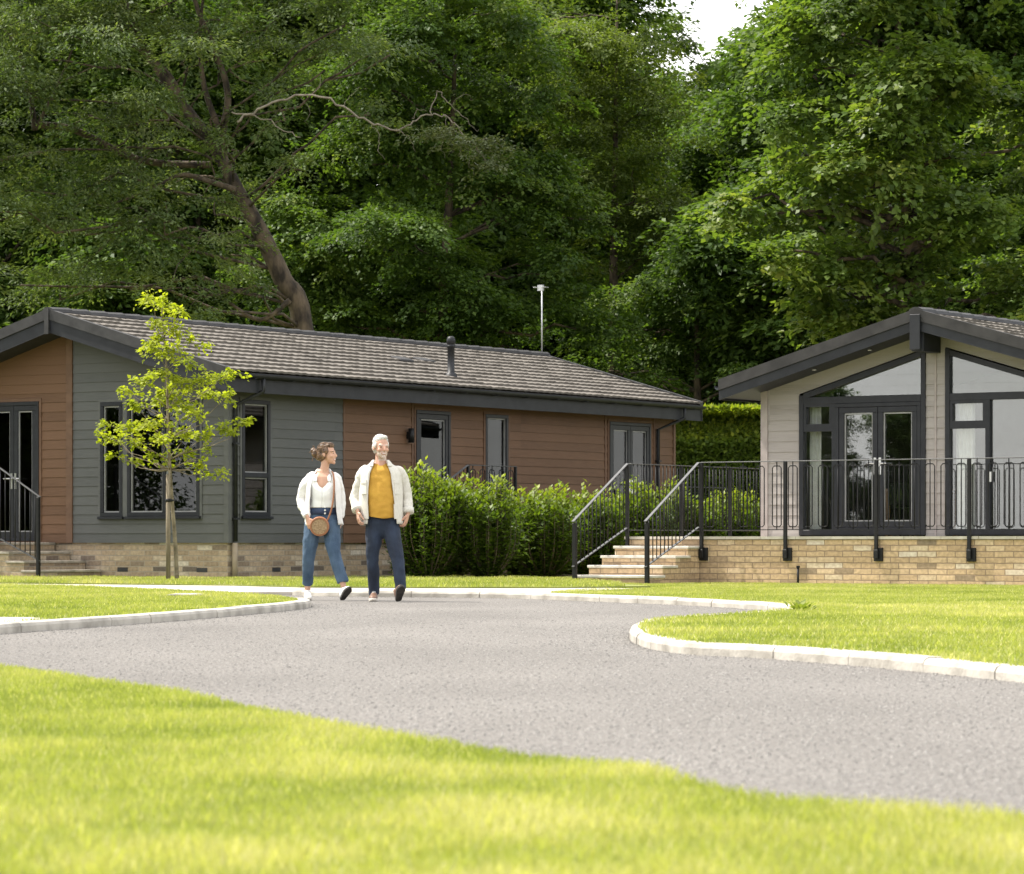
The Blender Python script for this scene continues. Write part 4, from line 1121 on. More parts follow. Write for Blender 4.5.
def trees():
    dk = leaf_mat('dark broad leaf', [(0.035, .064, .015), (0.059, .104, .022), (0.099, .152, .030), (0.171, .212, .046)], .45, .42, .4)
    ash = leaf_mat('ash leaf', [(0.051, .078, .030), (0.081, .116, .044), (0.123, .158, .060), (0.187, .212, .088)], .42, .5, .4)
    mid = leaf_mat('fine green leaf', [(0.048, .076, .018), (0.084, .120, .026), (0.127, .165, .036), (0.187, .218, .055)], .45, .45, .4)
    syc = leaf_mat('sycamore leaf', [(0.046, .080, .018), (0.081, .130, .026), (0.138, .188, .040), (0.248, .27, .08)], .45, .36, .5)
    # leaning ash: trunk seen above the roof
    Y = 70
    tp = [P(318, 420, Y), P(303, 330, Y), P(283, 280, Y), P(262, 235, Y), P(238, 192, Y), P(216, 150, Y), P(180, 100, Y), P(140, 40, Y), P(110, -40, Y), P(95, -110, Y)]
    tp[0].z = -.2; base = Vector((tp[0].x, tp[0].y, 0))
    def ash_extra(mb, b):
        def br(pts, r0, r1, dy=0):
            pp = smooth_line([P(x, y, Y + dy) - b for x, y in pts], 5); mb.tube(pp, list(np.linspace(r0 * .5, r1 * .5, len(pp))), 8)
        br([(228, 176), (222, 140), (228, 95), (215, 50), (195, 0), (190, -60)], .20, .07)
        br([(222, 135), (205, 90), (200, 40), (205, -20)], .15, .05)
        br([(236, 190), (205, 180), (180, 175), (150, 190), (110, 205)], .14, .04, -.8)
        br([(185, 105), (165, 70), (120, 40), (70, 20)], .13, .04)
        br([(290, 300), (260, 320), (225, 300), (195, 285)], .12, .03, -1)
        br([(35, 130), (30, 95), (20, 55), (5, 30)], .14, .05); br([(35, 130), (60, 80), (72, 50)], .09, .03); br([(0, 160), (60, 150), (110, 150)], .10, .03)
        br([(40, 125), (75, 130), (140, 160), (210, 165)], .15, .16, .3)
    la = lumps_px([(50, 60, 62), (120, 30, 58), (25, 190, 62), (110, 150, 56), (185, 60, 50), (265, 60, 55), (325, 70, 50), (85, 235, 56), (165, 235, 50), (20, 285, 46), (150, 120, 40), (60, 130, 45), (345, 25, 46), (390, 55, 34), (130, 290, 42), (190, 290, 30), (285, 120, 32), (370, 115, 26), (30, 20, 60), (220, 20, 46), (60, 300, 40), (232, 150, 26), (210, 120, 30), (245, 195, 18), (180, 175, 40), (215, 215, 26), (230, 255, 22), (240, 290, 20), (205, 310, 22), (265, 30, 40), (300, 170, 24),
                    (200, -60, 80), (90, -70, 80), (310, -60, 80), (0, -30, 70), (-60, 100, 80), (-60, 240, 70)], Y - 1, 1.6, .75, 1)
    t_ash = tree('ash_tree', 'tall ash tree with a leaning brown trunk behind the grey and brown lodge', base, la, ash, 1, dens=1.9, sr=.46, nl=52, leaf=.115, wl=.20, droop=.5, lay=.16, limb=.5, bough=dict(per=.32), trunk_r=[.28, .235, .215, .19, .165, .14, .115, .09, .07, .05], trunk_pts=tp, extra=ash_extra, twigs=.3)
    # dead bare branch reaching right out of the ash
    b0 = P(232, 113, 66.8); ob = t_ash; rj = random.Random(12)
    def db(pts, r0, r1, par, nm):
        tb = MB(); pp = [p + Vector((rj.uniform(-1, 1), rj.uniform(-1, 1), rj.uniform(-1, 1))) * .045 for p in smooth_line([P(x, y, 66.8) - b0 for x, y in pts], 4)]; tb.tube(pp, list(np.linspace(r0 * .36, r1 * .36, len(pp))), 7)
        w = tb.build(nm, M['deadwood'], par)
        if par is ob: w.location = b0 - base; w['label'] = 'bare pale dead branch'
        return w
    db([(232, 113), (262, 118), (290, 132), (300, 136)], .05, .02, ob, 'dead_branch')
    w = db([(236, 122), (258, 110), (280, 100), (312, 95), (345, 108), (372, 123), (396, 129), (414, 122), (430, 115), (444, 116), (458, 128), (470, 142), (486, 160)], .075, .03, ob, 'dead_branch')
    for pts, r0, r1 in (([(430, 115), (436, 95), (440, 93), (452, 106), (466, 120), (480, 132)], .035, .012), ([(412, 120), (416, 108), (426, 112)], .025, .01), ([(396, 129), (408, 138), (414, 150)], .025, .008), ([(458, 128), (462, 145), (458, 158)], .02, .008), ([(470, 142), (490, 140), (505, 148)], .02, .008), ([(345, 108), (350, 95), (362, 88)], .018, .006), ([(372, 123), (380, 138), (378, 152), (386, 160)], .018, .006), ([(312, 95), (322, 82), (318, 72)], .018, .006), ([(444, 116), (448, 132), (440, 146), (446, 160)], .018, .006), ([(480, 150), (470, 165), (476, 176)], .016, .006), ([(452, 106), (462, 96), (474, 100)], .014, .005), ([(300, 97), (308, 110), (306, 124)], .016, .006)): db(pts, r0, r1, w, 'twig')
    arr, _ = sprays([(tuple(P(x, y, 66.8) - b0), (r, r, r * .7)) for x, y, r in ((490, 150, .45), (470, 152, .4), (455, 142, .4), (440, 135, .3), (500, 160, .3), (480, 170, .35), (425, 140, .35))], 6, .28, 40, .09, np.random.RandomState(8), wl=.22)
    sil = leaf_mat('grey green leaf', [(.085, .105, .05), (.12, .14, .075), (.16, .18, .10)], .25, .5)
    w2 = link_mesh('dead_leaves', leaves_mesh('dead_leaves', sil, *arr), w)
    # dense trees in the middle
    def T(name, label, base_px, Y, lst, m, seed, **kw):
        b = P(base_px, HOR, Y); b.z = 0
        return tree(name, label, b, lumps_px(lst, Y, 1.4, kw.pop('flat', .75), seed, kw.pop('depth', 1)), m, seed, **kw)
    T('broadleaf_tree', 'dense dark green tree in layered sprays directly behind the flue on the lodge roof', 430, 82, [(320, 250, 62), (415, 245, 66), (365, 165, 58), (450, 130, 60), (505, 200, 56), (440, 330, 52), (545, 275, 44), (350, 325, 56), (400, 300, 50), (490, 300, 52), (420, 60, 62), (505, 90, 50), (360, 90, 50), (580, 330, 40), (400, -40, 80), (500, 10, 50), (540, 210, 34), (560, 190, 30), (520, 350, 40), (590, 220, 20)], dk, 2, dens=2.2, nl=58, leaf=.12, sr=.50, droop=.6, wl=.34, lay=.14, trunk_r=.2, bough=dict(per=.30))
    T('beech_tree', 'tall fine leaved green tree in the middle with sky at its right edge', 610, 88, [(600, 60, 62), (650, 110, 46), (590, 150, 58), (640, 190, 52), (630, 32, 40), (555, 20, 56), (600, -60, 70), (660, 250, 50), (656, 72, 28), (560, 100, 48), (610, 240, 50), (672, 150, 30), (620, -10, 44)], mid, 3, dens=2.1, nl=62, leaf=.105, sr=.50, droop=.4, wl=.30, lay=.16, trunk_r=.16, bough=dict(per=.32, r0=.6, r1=1.1))
    T('distant_tree', 'dark rounded tree farthest off, standing under the gap of white sky', 735, 112, [(725, 125, 48), (742, 85, 34), (700, 190, 56), (760, 190, 56), (715, 75, 26), (690, 110, 32), (785, 130, 46), (676, 30, 22), (755, 62, 24), (735, 240, 60), (684, 55, 20)], dk, 4, dens=1.8, nl=48, leaf=.17, sr=.65, upfade=40, trunk_r=.18, bough=dict(per=.24, r0=.9, r1=1.4))
    T('hazel_tree', 'low spreading tree with drooping dark foliage between the two lodge roofs', 700, 84, [(715, 300, 56), (650, 330, 52), (770, 330, 46), (610, 372, 36), (690, 380, 48), (790, 375, 40), (735, 240, 38), (680, 265, 46), (740, 390, 44), (760, 270, 40), (640, 385, 34), (560, 380, 30)], dk, 5, dens=2.2, nl=58, leaf=.115, sr=.50, droop=.7, lay=.14, trunk_r=.16, bough=dict(per=.30))
    T('sycamore_tree', 'large sycamore with broad sunlit leaves filling the top right above the taupe lodge', 935, 66, [(815, 70, 44), (880, 40, 62), (975, 80, 66), (795, 195, 42), (870, 185, 60), (960, 220, 66), (752, 218, 28), (850, 270, 54), (945, 310, 56), (1010, 300, 52), (830, 320, 40), (1075, 150, 80), (1080, 320, 66), (814, 24, 24), (880, -60, 70), (990, -60, 80), (775, 160, 20), (920, 130, 56), (835, 130, 48), (830, 235, 40), (735, 205, 12), (890, 330, 50), (790, 250, 30), (815, 290, 26), (912, 275, 26), (900, 305, 24), (925, 240, 26), (930, 300, 22), (890, 260, 24), (945, 335, 22)], syc, 6, dens=2.1, nl=50, leaf=.14, sr=.48, wl=.44, droop=.5, lay=.14, trunk_r=.28, bough=dict(per=.27, r0=.8, r1=1.35))
    # trees further back that close the gaps; copies of one
    d = thing('background_tree', 'dark tree filling in behind the ash at the far left', 'tree', P(40, HOR, 96), 0, 'dark trees closing the view at the back')
    d.location.z = 0
    rng = np.random.RandomState(9); rr = random.Random(9)
    L = []
    for i in range(34):
        a = rr.uniform(0, 6.28); z = rr.uniform(1.0, 17); q = rr.uniform(.2, 1) * (4.6 if z < 13 else 3.0); r = rr.uniform(1.5, 2.3)
        L.append((np.array((math.cos(a) * q, math.sin(a) * q * .7, z)), np.array((r, r, r * .8))))
    arr, _ = sprays(boughs(L, 9, .17, 1.0, 1.6), 1.5, .7, 34, .20, rng, .5, .16, .3, .3)
    crown = link_mesh('crown', leaves_mesh('crown', dk, *arr), d)
    mb = MB(); mb.tube([(0, 0, -.3), (.1, 0, 5), (.3, .2, 10), (.2, 0, 16)], [.5, .4, .25, .08], 10)
    for c, r in L: mb.tube(limb_path((.1, 0, max(1, c[2] * .7)), c, rr), [.12, .1, .08, .06, .05, .03], 6)
    mb.build('trunk', M['bark'], d)
    spots = [(170, 88, .9, 'dark tree behind the leaning ash trunk'), (300, 92, 1.05, 'dark tree just right of the leaning ash trunk, set further back'), (440, 95, 1.0, 'dark tree hidden deep behind the flue of the lodge roof'), (560, 98, 1.0, 'dark tree behind the fine leaved tree in the middle'),
             (650, 108, .86, 'low dark tree behind the aerial mast'), (735, 104, .78, 'low dark tree in the dip below the sky gap'), (830, 96, .86, 'low dark tree behind the left side of the sycamore'), (905, 84, .95, 'dark tree behind the peak of the taupe lodge'), (1010, 86, 1.0, 'dark tree behind the sycamore at the right edge'), (-60, 90, 1.0, 'dark tree at the left edge behind the ash'), (105, 112, 1.1, 'dark tree far back between the ash branches on the left'), (235, 115, 1.1, 'dark tree far back behind the fork of the ash'), (370, 114, 1.1, 'dark tree far back above the middle of the lodge roof'), (500, 116, 1.1, 'dark tree far back to the left of the aerial mast'), (610, 118, 1.0, 'dark tree far back to the right of the aerial mast'), (870, 110, 1.1, 'dark tree far back behind the sycamore'), (960, 112, 1.1, 'dark tree far back right of the gable peak')]
    for i, (px, Y, s, lb) in enumerate(spots):
        c = copy_tree(d); c.location = P(px, HOR, Y); c.location.z = 0; c.rotation_euler.z = i * 1.3 + .4; c.scale = (s * 1.05, s * 1.05, s); c['label'] = lb
    # trees across the road to the left: mirrored in the gable glass
    for i, (x, y, s) in enumerate(((-25.8, 32.8, .33), (-32, 48, .85), (-24.3, 31.0, .27))):
        c = copy_tree(d); c.location = (x, y, 0); c.rotation_euler.z = i * 2; c.scale = (s, s, s * (1 if i == 1 else .85))
        c['label'] = ('tree out of shot on the left, mirrored in the glass gable', 'taller tree out of shot on the far left, mirrored in the grey gable windows', 'smallest tree out of shot on the left, mirrored in the glass doors')[i]; c['group'] = 'trees mirrored in the gable glass'

def young_tree():
    Y = 48.5; b = lawn_poly([(170, 580)])[0]; b = P(169.5, 578.5, Y); b.z = .06
    lm = leaf_mat('spring maple leaf', [(.15, .185, .014), (.23, .265, .022), (.32, .35, .035), (.41, .42, .055)], .5, .45, .4)
    t = thing('young_tree', 'slender young tree with bright yellow green leaves tied to a stake before the grey gable', 'tree', b)
    q = lambda x, y, dy=0: P(x, y, Y + dy) - b
    mb = MB(); rr = random.Random(4)
    tr = smooth_line([q(177, 581), q(175, 540), q(172, 500), q(169.5, 460), q(168, 420), q(167, 380), q(165, 345), q(162, 315), q(163, 296)], 4)
    mb.tube(tr, list(np.linspace(.034, .007, len(tr))), 10)
    cl = [(150, 300, 10), (166, 306, 13), (180, 312, 8), (160, 325, 13), (176, 333, 11), (192, 340, 7), (155, 345, 13), (172, 355, 15), (190, 362, 9), (205, 345, 7), (165, 378, 15), (145, 382, 11), (184, 385, 12), (205, 378, 10), (222, 380, 11), (232, 372, 7), (212, 398, 12), (228, 395, 8), (160, 402, 14), (138, 408, 11), (182, 410, 13), (200, 415, 11), (150, 425, 13), (125, 428, 10), (108, 424, 8), (100, 434, 6), (118, 440, 9), (138, 446, 10), (160, 440, 12), (182, 436, 13), (205, 435, 10), (222, 430, 9), (243, 424, 10), (232, 432, 7), (112, 455, 6), (130, 462, 7), (150, 458, 8), (185, 455, 9), (200, 465, 8), (212, 475, 6), (220, 470, 5), (172, 395, 12), (134, 396, 6), (126, 390, 5), (210, 452, 7), (168, 456, 7)]
    lum = []
    for x, y, r in cl:
        dy = rr.uniform(-.8, .8) * (1 if r > 7 else .5); c = q(x, y, dy); R_ = r * Y / F * .92
        lum.append((np.array(c), np.array((R_, R_, R_ * .7))))
        zz = max(1.62, c.z - .22 - .3 * math.hypot(c.x, c.y)); a = min(tr, key=lambda p: abs(p.z - zz))
        pa = limb_path(a, c, rr, -.05, 4, .1); mb.tube(pa, list(np.linspace(.009, .003, len(pa))), 5)
    arr, _ = sprays(lum, 46, .11, 14, .064, np.random.RandomState(3), .4, .25, 0, .40, up=.8)
    link_mesh('crown', leaves_mesh('crown', lm, *arr), t)
    mb.build('trunk', M['bark_pale'], t)
    s = thing('tree_stake', 'round timber stake holding up the young yellow green tree', 'stake', P(168.2, 578.5, Y - .12)); s.location.z = .05
    mb = MB(); mb.tube([(0, 0, -.1), (0, 0, 1.62)], [.036, .034], 12); mb.build('post', M['wood_stake'], s)
    mb = MB(); mb.tube([(.0, 0, 1.2), (0, 0, 1.25)], .041, 12); mb.tube([(-.01, .03, 1.225), (.05, .10, 1.225), (.07, .16, 1.225)], .02, 6); mb.build('tie', M['black'], s)

def shrubs():
    lm = leaf_mat('laurel leaf', [(.034, .060, .010), (.068, .108, .015), (.12, .168, .018), (.20, .245, .024), (.32, .35, .04)], .42, .38, .45)
    spec = [(428, 51.0, 1.02, 1.92, 'glossy green shrub with bright new tips right beside the man'), (405, 51.4, .45, 1.45, 'small leafy shrub half hidden behind the man'), (488, 51.3, .95, 1.75, 'rounded glossy shrub, second clear of the man in the row'), (455, 53.2, .8, 1.78, 'upright shrub at the back between the two glossy shrubs nearest the man'), (545, 52.6, .95, 1.62, 'bushy green shrub to the left of the terrace step railing'),
            (520, 54.5, .8, 1.6, 'shrub set back between the second and third shrubs'), (592, 54.0, .9, 1.6, 'green shrub seen through the far stair railing'), (565, 56, .8, 1.55, 'shrub at the back left of the stair railing'), (640, 56.2, .9, 1.75, 'shrub standing behind the terrace steps'), (672, 58.0, .8, 1.8, 'yellow tipped shrub below the downpipe of the brown lodge'), (615, 57.5, .8, 1.6, 'shrub below the double glass doors of the brown lodge'), (700, 58.5, .7, 1.55, 'low shrub behind the near stair railing top'), (725, 60.0, .8, 1.65, 'shrub with yellow tips seen through the side railing by the taupe lodge'), (752, 60.5, .7, 1.6, 'last shrub of the row, against the corner of the taupe lodge')]
    for i, (px, Y, w, h, lb) in enumerate(spec):
        rng = np.random.RandomState(50 + i); rr = random.Random(50 + i)
        b = P(px, HOR, Y); b.z = .07
        t = thing('shrub', lb, 'shrub', b, 0, 'shrubs in a row along the lodge')
        st = MB(); Ba, Da, Na, La, Wa, Ta = [], [], [], [], [], []
        ns = int(62 * (w / .9) ** 1.5)
        for k in range(ns):
            a = rr.uniform(0, 6.28); q = math.sqrt(rr.random()) * w * .62
            top = .95 * h * (1 - .34 * (q / (w * .62)) ** 2) * rr.uniform(.72, 1.02)
            e = Vector((math.cos(a) * q, math.sin(a) * q, top)); s0 = Vector((e.x * .25, e.y * .25, 0)); m_ = Vector((e.x * .9, e.y * .9, top * .45))
            pa = smooth_line([s0, m_, e], 5); st.tube(pa, list(np.linspace(.012, .004, len(pa))), 5, cap=False)
            n = int(105 * h / 1.7)
            f = rng.rand(n) ** .9; f = .03 + .97 * f
            idx = f * (len(pa) - 1); i0 = np.minimum(idx.astype(int), len(pa) - 2); fr = (idx - i0)[:, None]
            A = np.array([tuple(p) for p in pa]); base = A[i0] * (1 - fr) + A[i0 + 1] * fr
            an = rng.rand(n) * 6.28; upw = np.where(f > .86, 1.3, .35) + .3 * rng.randn(n)
            D = np.stack([np.cos(an), np.sin(an), upw], 1)
            base = base + D * .02 + rng.randn(n, 3) * .05
            Nn = np.stack([-np.cos(an) * .4, -np.sin(an) * .4, np.ones(n)], 1) + rng.randn(n, 3) * .3
            Ba.append(base); Da.append(D); Na.append(Nn); l = .088 * (.7 + .6 * rng.rand(n)); La.append(l); Wa.append(l * .27)
            new = np.clip((base[:, 2] / h - .55) * 1.9, 0, .62) * (f > .55); Ta.append(.06 + .34 * rng.rand(n) + new * (.5 + .5 * rng.rand(n)))
        link_mesh('foliage', leaves_mesh('foliage', lm, *[np.concatenate(x) for x in (Ba, Da, Na, La, Wa, Ta)]), t)
        st.build('stem', M['bark'], t)

def hedge():
    hm = leaf_mat('hedge leaf', [(.046, .080, .013), (.095, .145, .020), (.19, .24, .026), (.33, .36, .04)], .45, .4, .4)
    Y = 71; x0 = P(640, 0, Y).x; x1 = P(860, 0, Y).x; top = CAMH + (HOR - 409) * Y / F
    t = thing('hedge', 'tall clipped green hedge between the two lodges with a bright flat top', 'hedge', ((x0 + x1) / 2, Y, 0))
    rng = np.random.RandomState(77); W = (x1 - x0) / 2; dp = 1.6
    n1, n2 = 30000, 16000
    x = (rng.rand(n1) * 2 - 1) * W; z = rng.rand(n1) * top; y = -dp / 2 + rng.rand(n1) * .22 + .10 * vnoise(x, z, .5, 3) + np.clip(z - top + .75, 0, 1) * 1.15
    f1 = np.stack([x, y, z], 1); x = (rng.rand(n2) * 2 - 1) * W; yy = (rng.rand(n2) - .5) * dp; f2 = np.stack([x, yy, top - rng.rand(n2) * .14 + .10 * (vnoise(x, yy, .3, 4) - .5)], 1)
    nb = 9000; x = (rng.rand(nb) * 2 - 1) * W; f3 = np.stack([x, dp / 2 - rng.rand(nb) * .2, rng.rand(nb) * top], 1)
    base = np.concatenate([f1, f2, f3]); n = len(base)
    out = np.concatenate([np.tile([0, -1, .25], (n1, 1)), np.tile([0, 0, 1.], (n2, 1)), np.tile([0, 1, .2], (nb, 1))])
    D = out * .7 + rng.randn(n, 3) * .6; Nn = out + np.array([0, 0, .6]) + rng.randn(n, 3) * .45
    l = .10 * (.7 + .6 * rng.rand(n)); tint = np.concatenate([.12 + .4 * rng.rand(n1) + .5 * (f1[:, 2] > top - .7) * rng.rand(n1), .35 + .65 * rng.rand(n2), .1 + .3 * rng.rand(nb)])  # leaves brighter along the top: sunlight there put into the tint
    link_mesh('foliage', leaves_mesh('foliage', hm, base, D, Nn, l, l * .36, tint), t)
    mb = MB(); rr = random.Random(2)
    for i in range(40):
        x = -W + 2 * W * (i + .5) / 40; mb.tube(limb_path((x, 0, -.1), (x + rr.uniform(-.4, .4), rr.uniform(-.4, .2), top - .3), rr), [.04, .035, .03, .025, .02, .01], 5)
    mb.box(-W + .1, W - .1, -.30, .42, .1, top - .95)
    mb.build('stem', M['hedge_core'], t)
# ------------------------------------------------------------------ people
def remeshed(mb, name, mats, parent, voxel=.008, smooth=3, fold=0.0, fscale=9, seed=0, stretch=(1, 1, 1), paint=None, keep=None):
    me = mb.mesh(name + '_src', mats, uv=False)
    ob = bpy.data.objects.new(name + '_src', me); COL.objects.link(ob)
    md = ob.modifiers.new('r', 'REMESH'); md.mode = 'VOXEL'; md.voxel_size = voxel; md.use_smooth_shade = True
    if smooth:
        s = ob.modifiers.new('s', 'SMOOTH'); s.factor = .5; s.iterations = smooth
    dg = bpy.context.evaluated_depsgraph_get(); dg.update()
    out = bpy.data.meshes.new_from_object(ob.evaluated_get(dg))
    bpy.data.objects.remove(ob); bpy.data.meshes.remove(me)
    out.name = name
    out.materials.clear()
    for m in mats: out.materials.append(m)
    if fold: wrinkle(out, fold, fscale, seed, stretch)
    if keep:
        bm = bmesh.new(); bm.from_mesh(out)
        for co, no in keep: bmesh.ops.bisect_plane(bm, geom=bm.verts[:] + bm.edges[:] + bm.faces[:], plane_co=co, plane_no=no, clear_outer=True)
        bm.to_mesh(out); bm.free()
    for p in out.polygons:
        p.use_smooth = True
        if paint: p.material_index = paint(p.center)
    return link_mesh(name, out, parent)
def wrinkle(me, amp, sc, seed, stretch=(1, 1, 1)):
    ns = [v.normal.copy() for v in me.vertices]
    for v, n in zip(me.vertices, ns):
        p = Vector((v.co.x * stretch[0], v.co.y * stretch[1], v.co.z * stretch[2])) * sc + Vector((seed * 7.3, seed, 0))
        k = noise.noise(p) + .5 * noise.noise(p * 2.1)
        v.co += n * amp * k
    me.update()
def shell(rows, name, m, parent, n=44, thick=.006, fold=.006, fscale=7, seed=0, topf=None, hem=.0, extra=None):
    """open-fronted cloth wrapped round the trunk; rows: (z, cx, cy, a, b, gap in degrees)"""
    bm = bmesh.new(); R_ = []; rs = []
    zs = [r[0] for r in rows]; N = 26
    cols = list(zip(*rows)); order = np.argsort(zs)
    for i in range(N):
        z = min(zs) + (max(zs) - min(zs)) * i / (N - 1)
        rs.append([z] + [float(np.interp(z, np.array(zs)[order], np.array(c)[order])) for c in cols[1:]])
    for i, (z, cx, cy, a, b, gap) in enumerate(rs):
        row = []
        for j in range(n + 1):
            f = j / n; ph = R(-90 + gap) + (2 * math.pi - 2 * R(gap)) * f
            c, s = math.cos(ph), math.sin(ph); e = .85
            x = cx + a * math.copysign(abs(c) ** e, c); y = cy + b * math.copysign(abs(s) ** e, s)
            k = noise.noise(Vector((x * fscale, y * fscale + seed * 5, z * fscale * .45))) + .4 * noise.noise(Vector((x * fscale * 2.5, y * fscale * 2.5 + seed * 5, z * fscale)))
            low = 1 + 1.2 * (1 - i / (N - 1))
            zz = z
            if topf: zz = min(zs) + (topf(math.degrees(ph)) - min(zs)) * i / (N - 1)
            if hem: zz += hem * math.sin(f * 2 * math.pi + 1) * (1 - i / (N - 1))
            row.append(bm.verts.new((x + c * k * fold * low, y + s * k * fold * low, zz)))
        R_.append(row)
    for i in range(N - 1):
        for j in range(n): bm.faces.new((R_[i][j], R_[i][j + 1], R_[i + 1][j + 1], R_[i + 1][j]))
    bm.normal_update()
    bmesh.ops.solidify(bm, geom=bm.faces[:], thickness=thick)
    if extra: extra(bm)
    bmesh.ops.recalc_face_normals(bm, faces=bm.faces)
    for f in bm.faces: f.smooth = True
    me = bpy.data.meshes.new(name); bm.to_mesh(me); bm.free()
    me.materials.append(m)
    return link_mesh(name, me, parent)

def patch(rows, p0, p1, z0, z1, off, name, m, parent, n=8, k=6):
    """a flat piece of cloth sewn on a shell"""
    order = np.argsort([r[0] for r in rows]); zz = np.array([r[0] for r in rows])[order]; cols = [np.array(c)[order] for c in zip(*rows)]
    mb = MB(); vs = []
    for o in (off, off - .012):
        for i in range(k + 1):
            z = z0 + (z1 - z0) * i / k; cx, cy, a, b = [float(np.interp(z, zz, c)) for c in cols[1:5]]
            for j in range(n + 1):
                ph = R(p0 + (p1 - p0) * j / n); c, s = math.cos(ph), math.sin(ph)
                vs.append((cx + (a + o) * math.copysign(abs(c) ** .85, c), cy + (b + o) * math.copysign(abs(s) ** .85, s), z))
    q = n + 1; h = q * (k + 1); fs = []
    for i in range(k):
        for j in range(n): fs += [(i * q + j, i * q + j + 1, (i + 1) * q + j + 1, (i + 1) * q + j), (h + i * q + j, h + (i + 1) * q + j, h + (i + 1) * q + j + 1, h + i * q + j + 1)]
    ed = [j for j in range(q)] + [i * q + n for i in range(1, k + 1)] + [k * q + j for j in range(n - 1, -1, -1)] + [i * q for i in range(k - 1, 0, -1)]
    for a_, b_ in zip(ed, ed[1:] + ed[:1]): fs.append((a_, h + a_, h + b_, b_))
    mb.add(vs, fs); o = mb.build(name, m, parent); 
    bm = bmesh.new(); bm.from_mesh(o.data); bmesh.ops.recalc_face_normals(bm, faces=bm.faces); bm.to_mesh(o.data); bm.free(); return o

def hand(mb, wrist, d, pn, th, s=1.0, curl=.5):
    """palm and five fingers: d towards the fingers, pn where the palm faces, th towards the thumb"""
    w = Vector(wrist); d = Vector(d).normalized(); th = Vector(th); th = (th - d * th.dot(d)).normalized(); pn = Vector(pn); pn = (pn - d * pn.dot(d) - th * pn.dot(th)).normalized()
    mb.tube([w - d * .02, w + d * .02 * s, w + d * .055 * s, w + d * .088 * s], [(.026 * s, .019 * s), (.031 * s, .017 * s), (.040 * s, .016 * s), (.040 * s, .014 * s)], 12, side=th, round_ends=True)
    for i, (off, L) in enumerate(((.030, .072), (.010, .080), (-.010, .074), (-.030, .058))):
        p = w + d * .088 * s + th * off * s; pts = [p - d * .02 * s]; a = curl * .35; r = [.0088 * s]
        for k, seg in enumerate((.45, .32, .25)):
            p = p + (d * math.cos(a) + pn * math.sin(a)) * L * seg * s + th * off * .10 * s; pts.append(p); a += curl; r.append(.0084 * s - .0009 * k)
        mb.tube(pts, r, 8, round_ends=True)
    p = w + d * .025 * s + th * .026 * s
    pts = [p, p + (th * .8 + d * .6 + pn * .2) * .034 * s, p + (th * .8 + d * 1.5 + pn * .6) * .036 * s, p + (th * .7 + d * 2.2 + pn * 1.1) * .036 * s]
    mb.tube(pts, [.013 * s, .0115 * s, .010 * s, .0085 * s], 8, round_ends=True)

def head(mb, c, yaw, hs, tilt=0.0, jaw=1.0):
    rot = Matrix.Rotation(yaw, 3, 'Z') @ Matrix.Rotation(tilt, 3, 'X'); c = Vector(c)
    def E(p, r): mb.ell(c + rot @ (Vector(p) * hs), [q * hs for q in r], rot=rot)
    E((0, .012, .035), (.073, .092, .085)); E((0, -.03, -.02), (.060, .060, .085)); E((0, -.036, -.066), (.049 * jaw, .05, .042)); E((0, -.070, -.098), (.022 * jaw, .020, .018))
    mb.tube([c + rot @ (Vector(p) * hs) for p in ((0, -.080, .014), (0, -.094, -.008), (0, -.103, -.027))], [.009 * hs, .011 * hs, .013 * hs], 8, round_ends=True)
    E((0, -.094, -.034), (.018, .012, .008))
    for s in (-1, 1):
        E((s * .03, -.073, .024), (.026, .015, .009)); E((s * .036, -.062, -.028), (.024, .022, .022)); E((s * .073, .012, -.006), (.010, .021, .032)); E((s * .031, -.074, .004), (.014, .011, .009))
    E((0, -.082, -.056), (.026, .012, .0065)); E((0, -.081, -.068), (.022, .012, .0075))
    def loc(p): return (rot.transposed() @ (Vector(p) - c)) / hs
    return rot, loc

def strands(parent, c, rot, hs, ells, m, n, L, r, seed, flow, name='loose_strands', facing=-.02):
    """short locks lying along the hair"""
    rng = random.Random(seed); mb = MB()
    for _ in range(n):
        p, rad = rng.choice(ells); v = Vector((rng.gauss(0, 1), rng.gauss(0, 1), rng.gauss(0, 1) + .3)).normalized()
        q = Vector((p[0] + v.x * rad[0], p[1] + v.y * rad[1], p[2] + v.z * rad[2]))
        if any(sum(((q[i] - e[0][i]) / e[1][i]) ** 2 for i in range(3)) < .93 for e in ells if e[0] != p): continue
        nn = Vector((v.x / rad[0], v.y / rad[1], v.z / rad[2])).normalized(); fl = Vector(flow(q)); fl = fl - nn * fl.dot(nn)
        if fl.length < 1e-3: continue
        fl.normalize(); fl += Vector((rng.uniform(-.16, .16), rng.uniform(-.16, .16), rng.uniform(-.16, .16))); l = L * rng.uniform(.6, 1.3)
        ons = lambda x, k: (lambda d: Vector(p) + d * (k / math.sqrt(sum((d[i] / rad[i]) ** 2 for i in range(3)))))(x - Vector(p))
        pts = [ons(q, .99), ons(q + fl * l * .5, 1.02), ons(q + fl * l, 1.0 + rng.uniform(0, .035))]
        mb.tube([c + rot @ (Vector(a) * hs) for a in pts], [r, r * .8, r * .25], 5)
    return mb.build(name, m, parent)

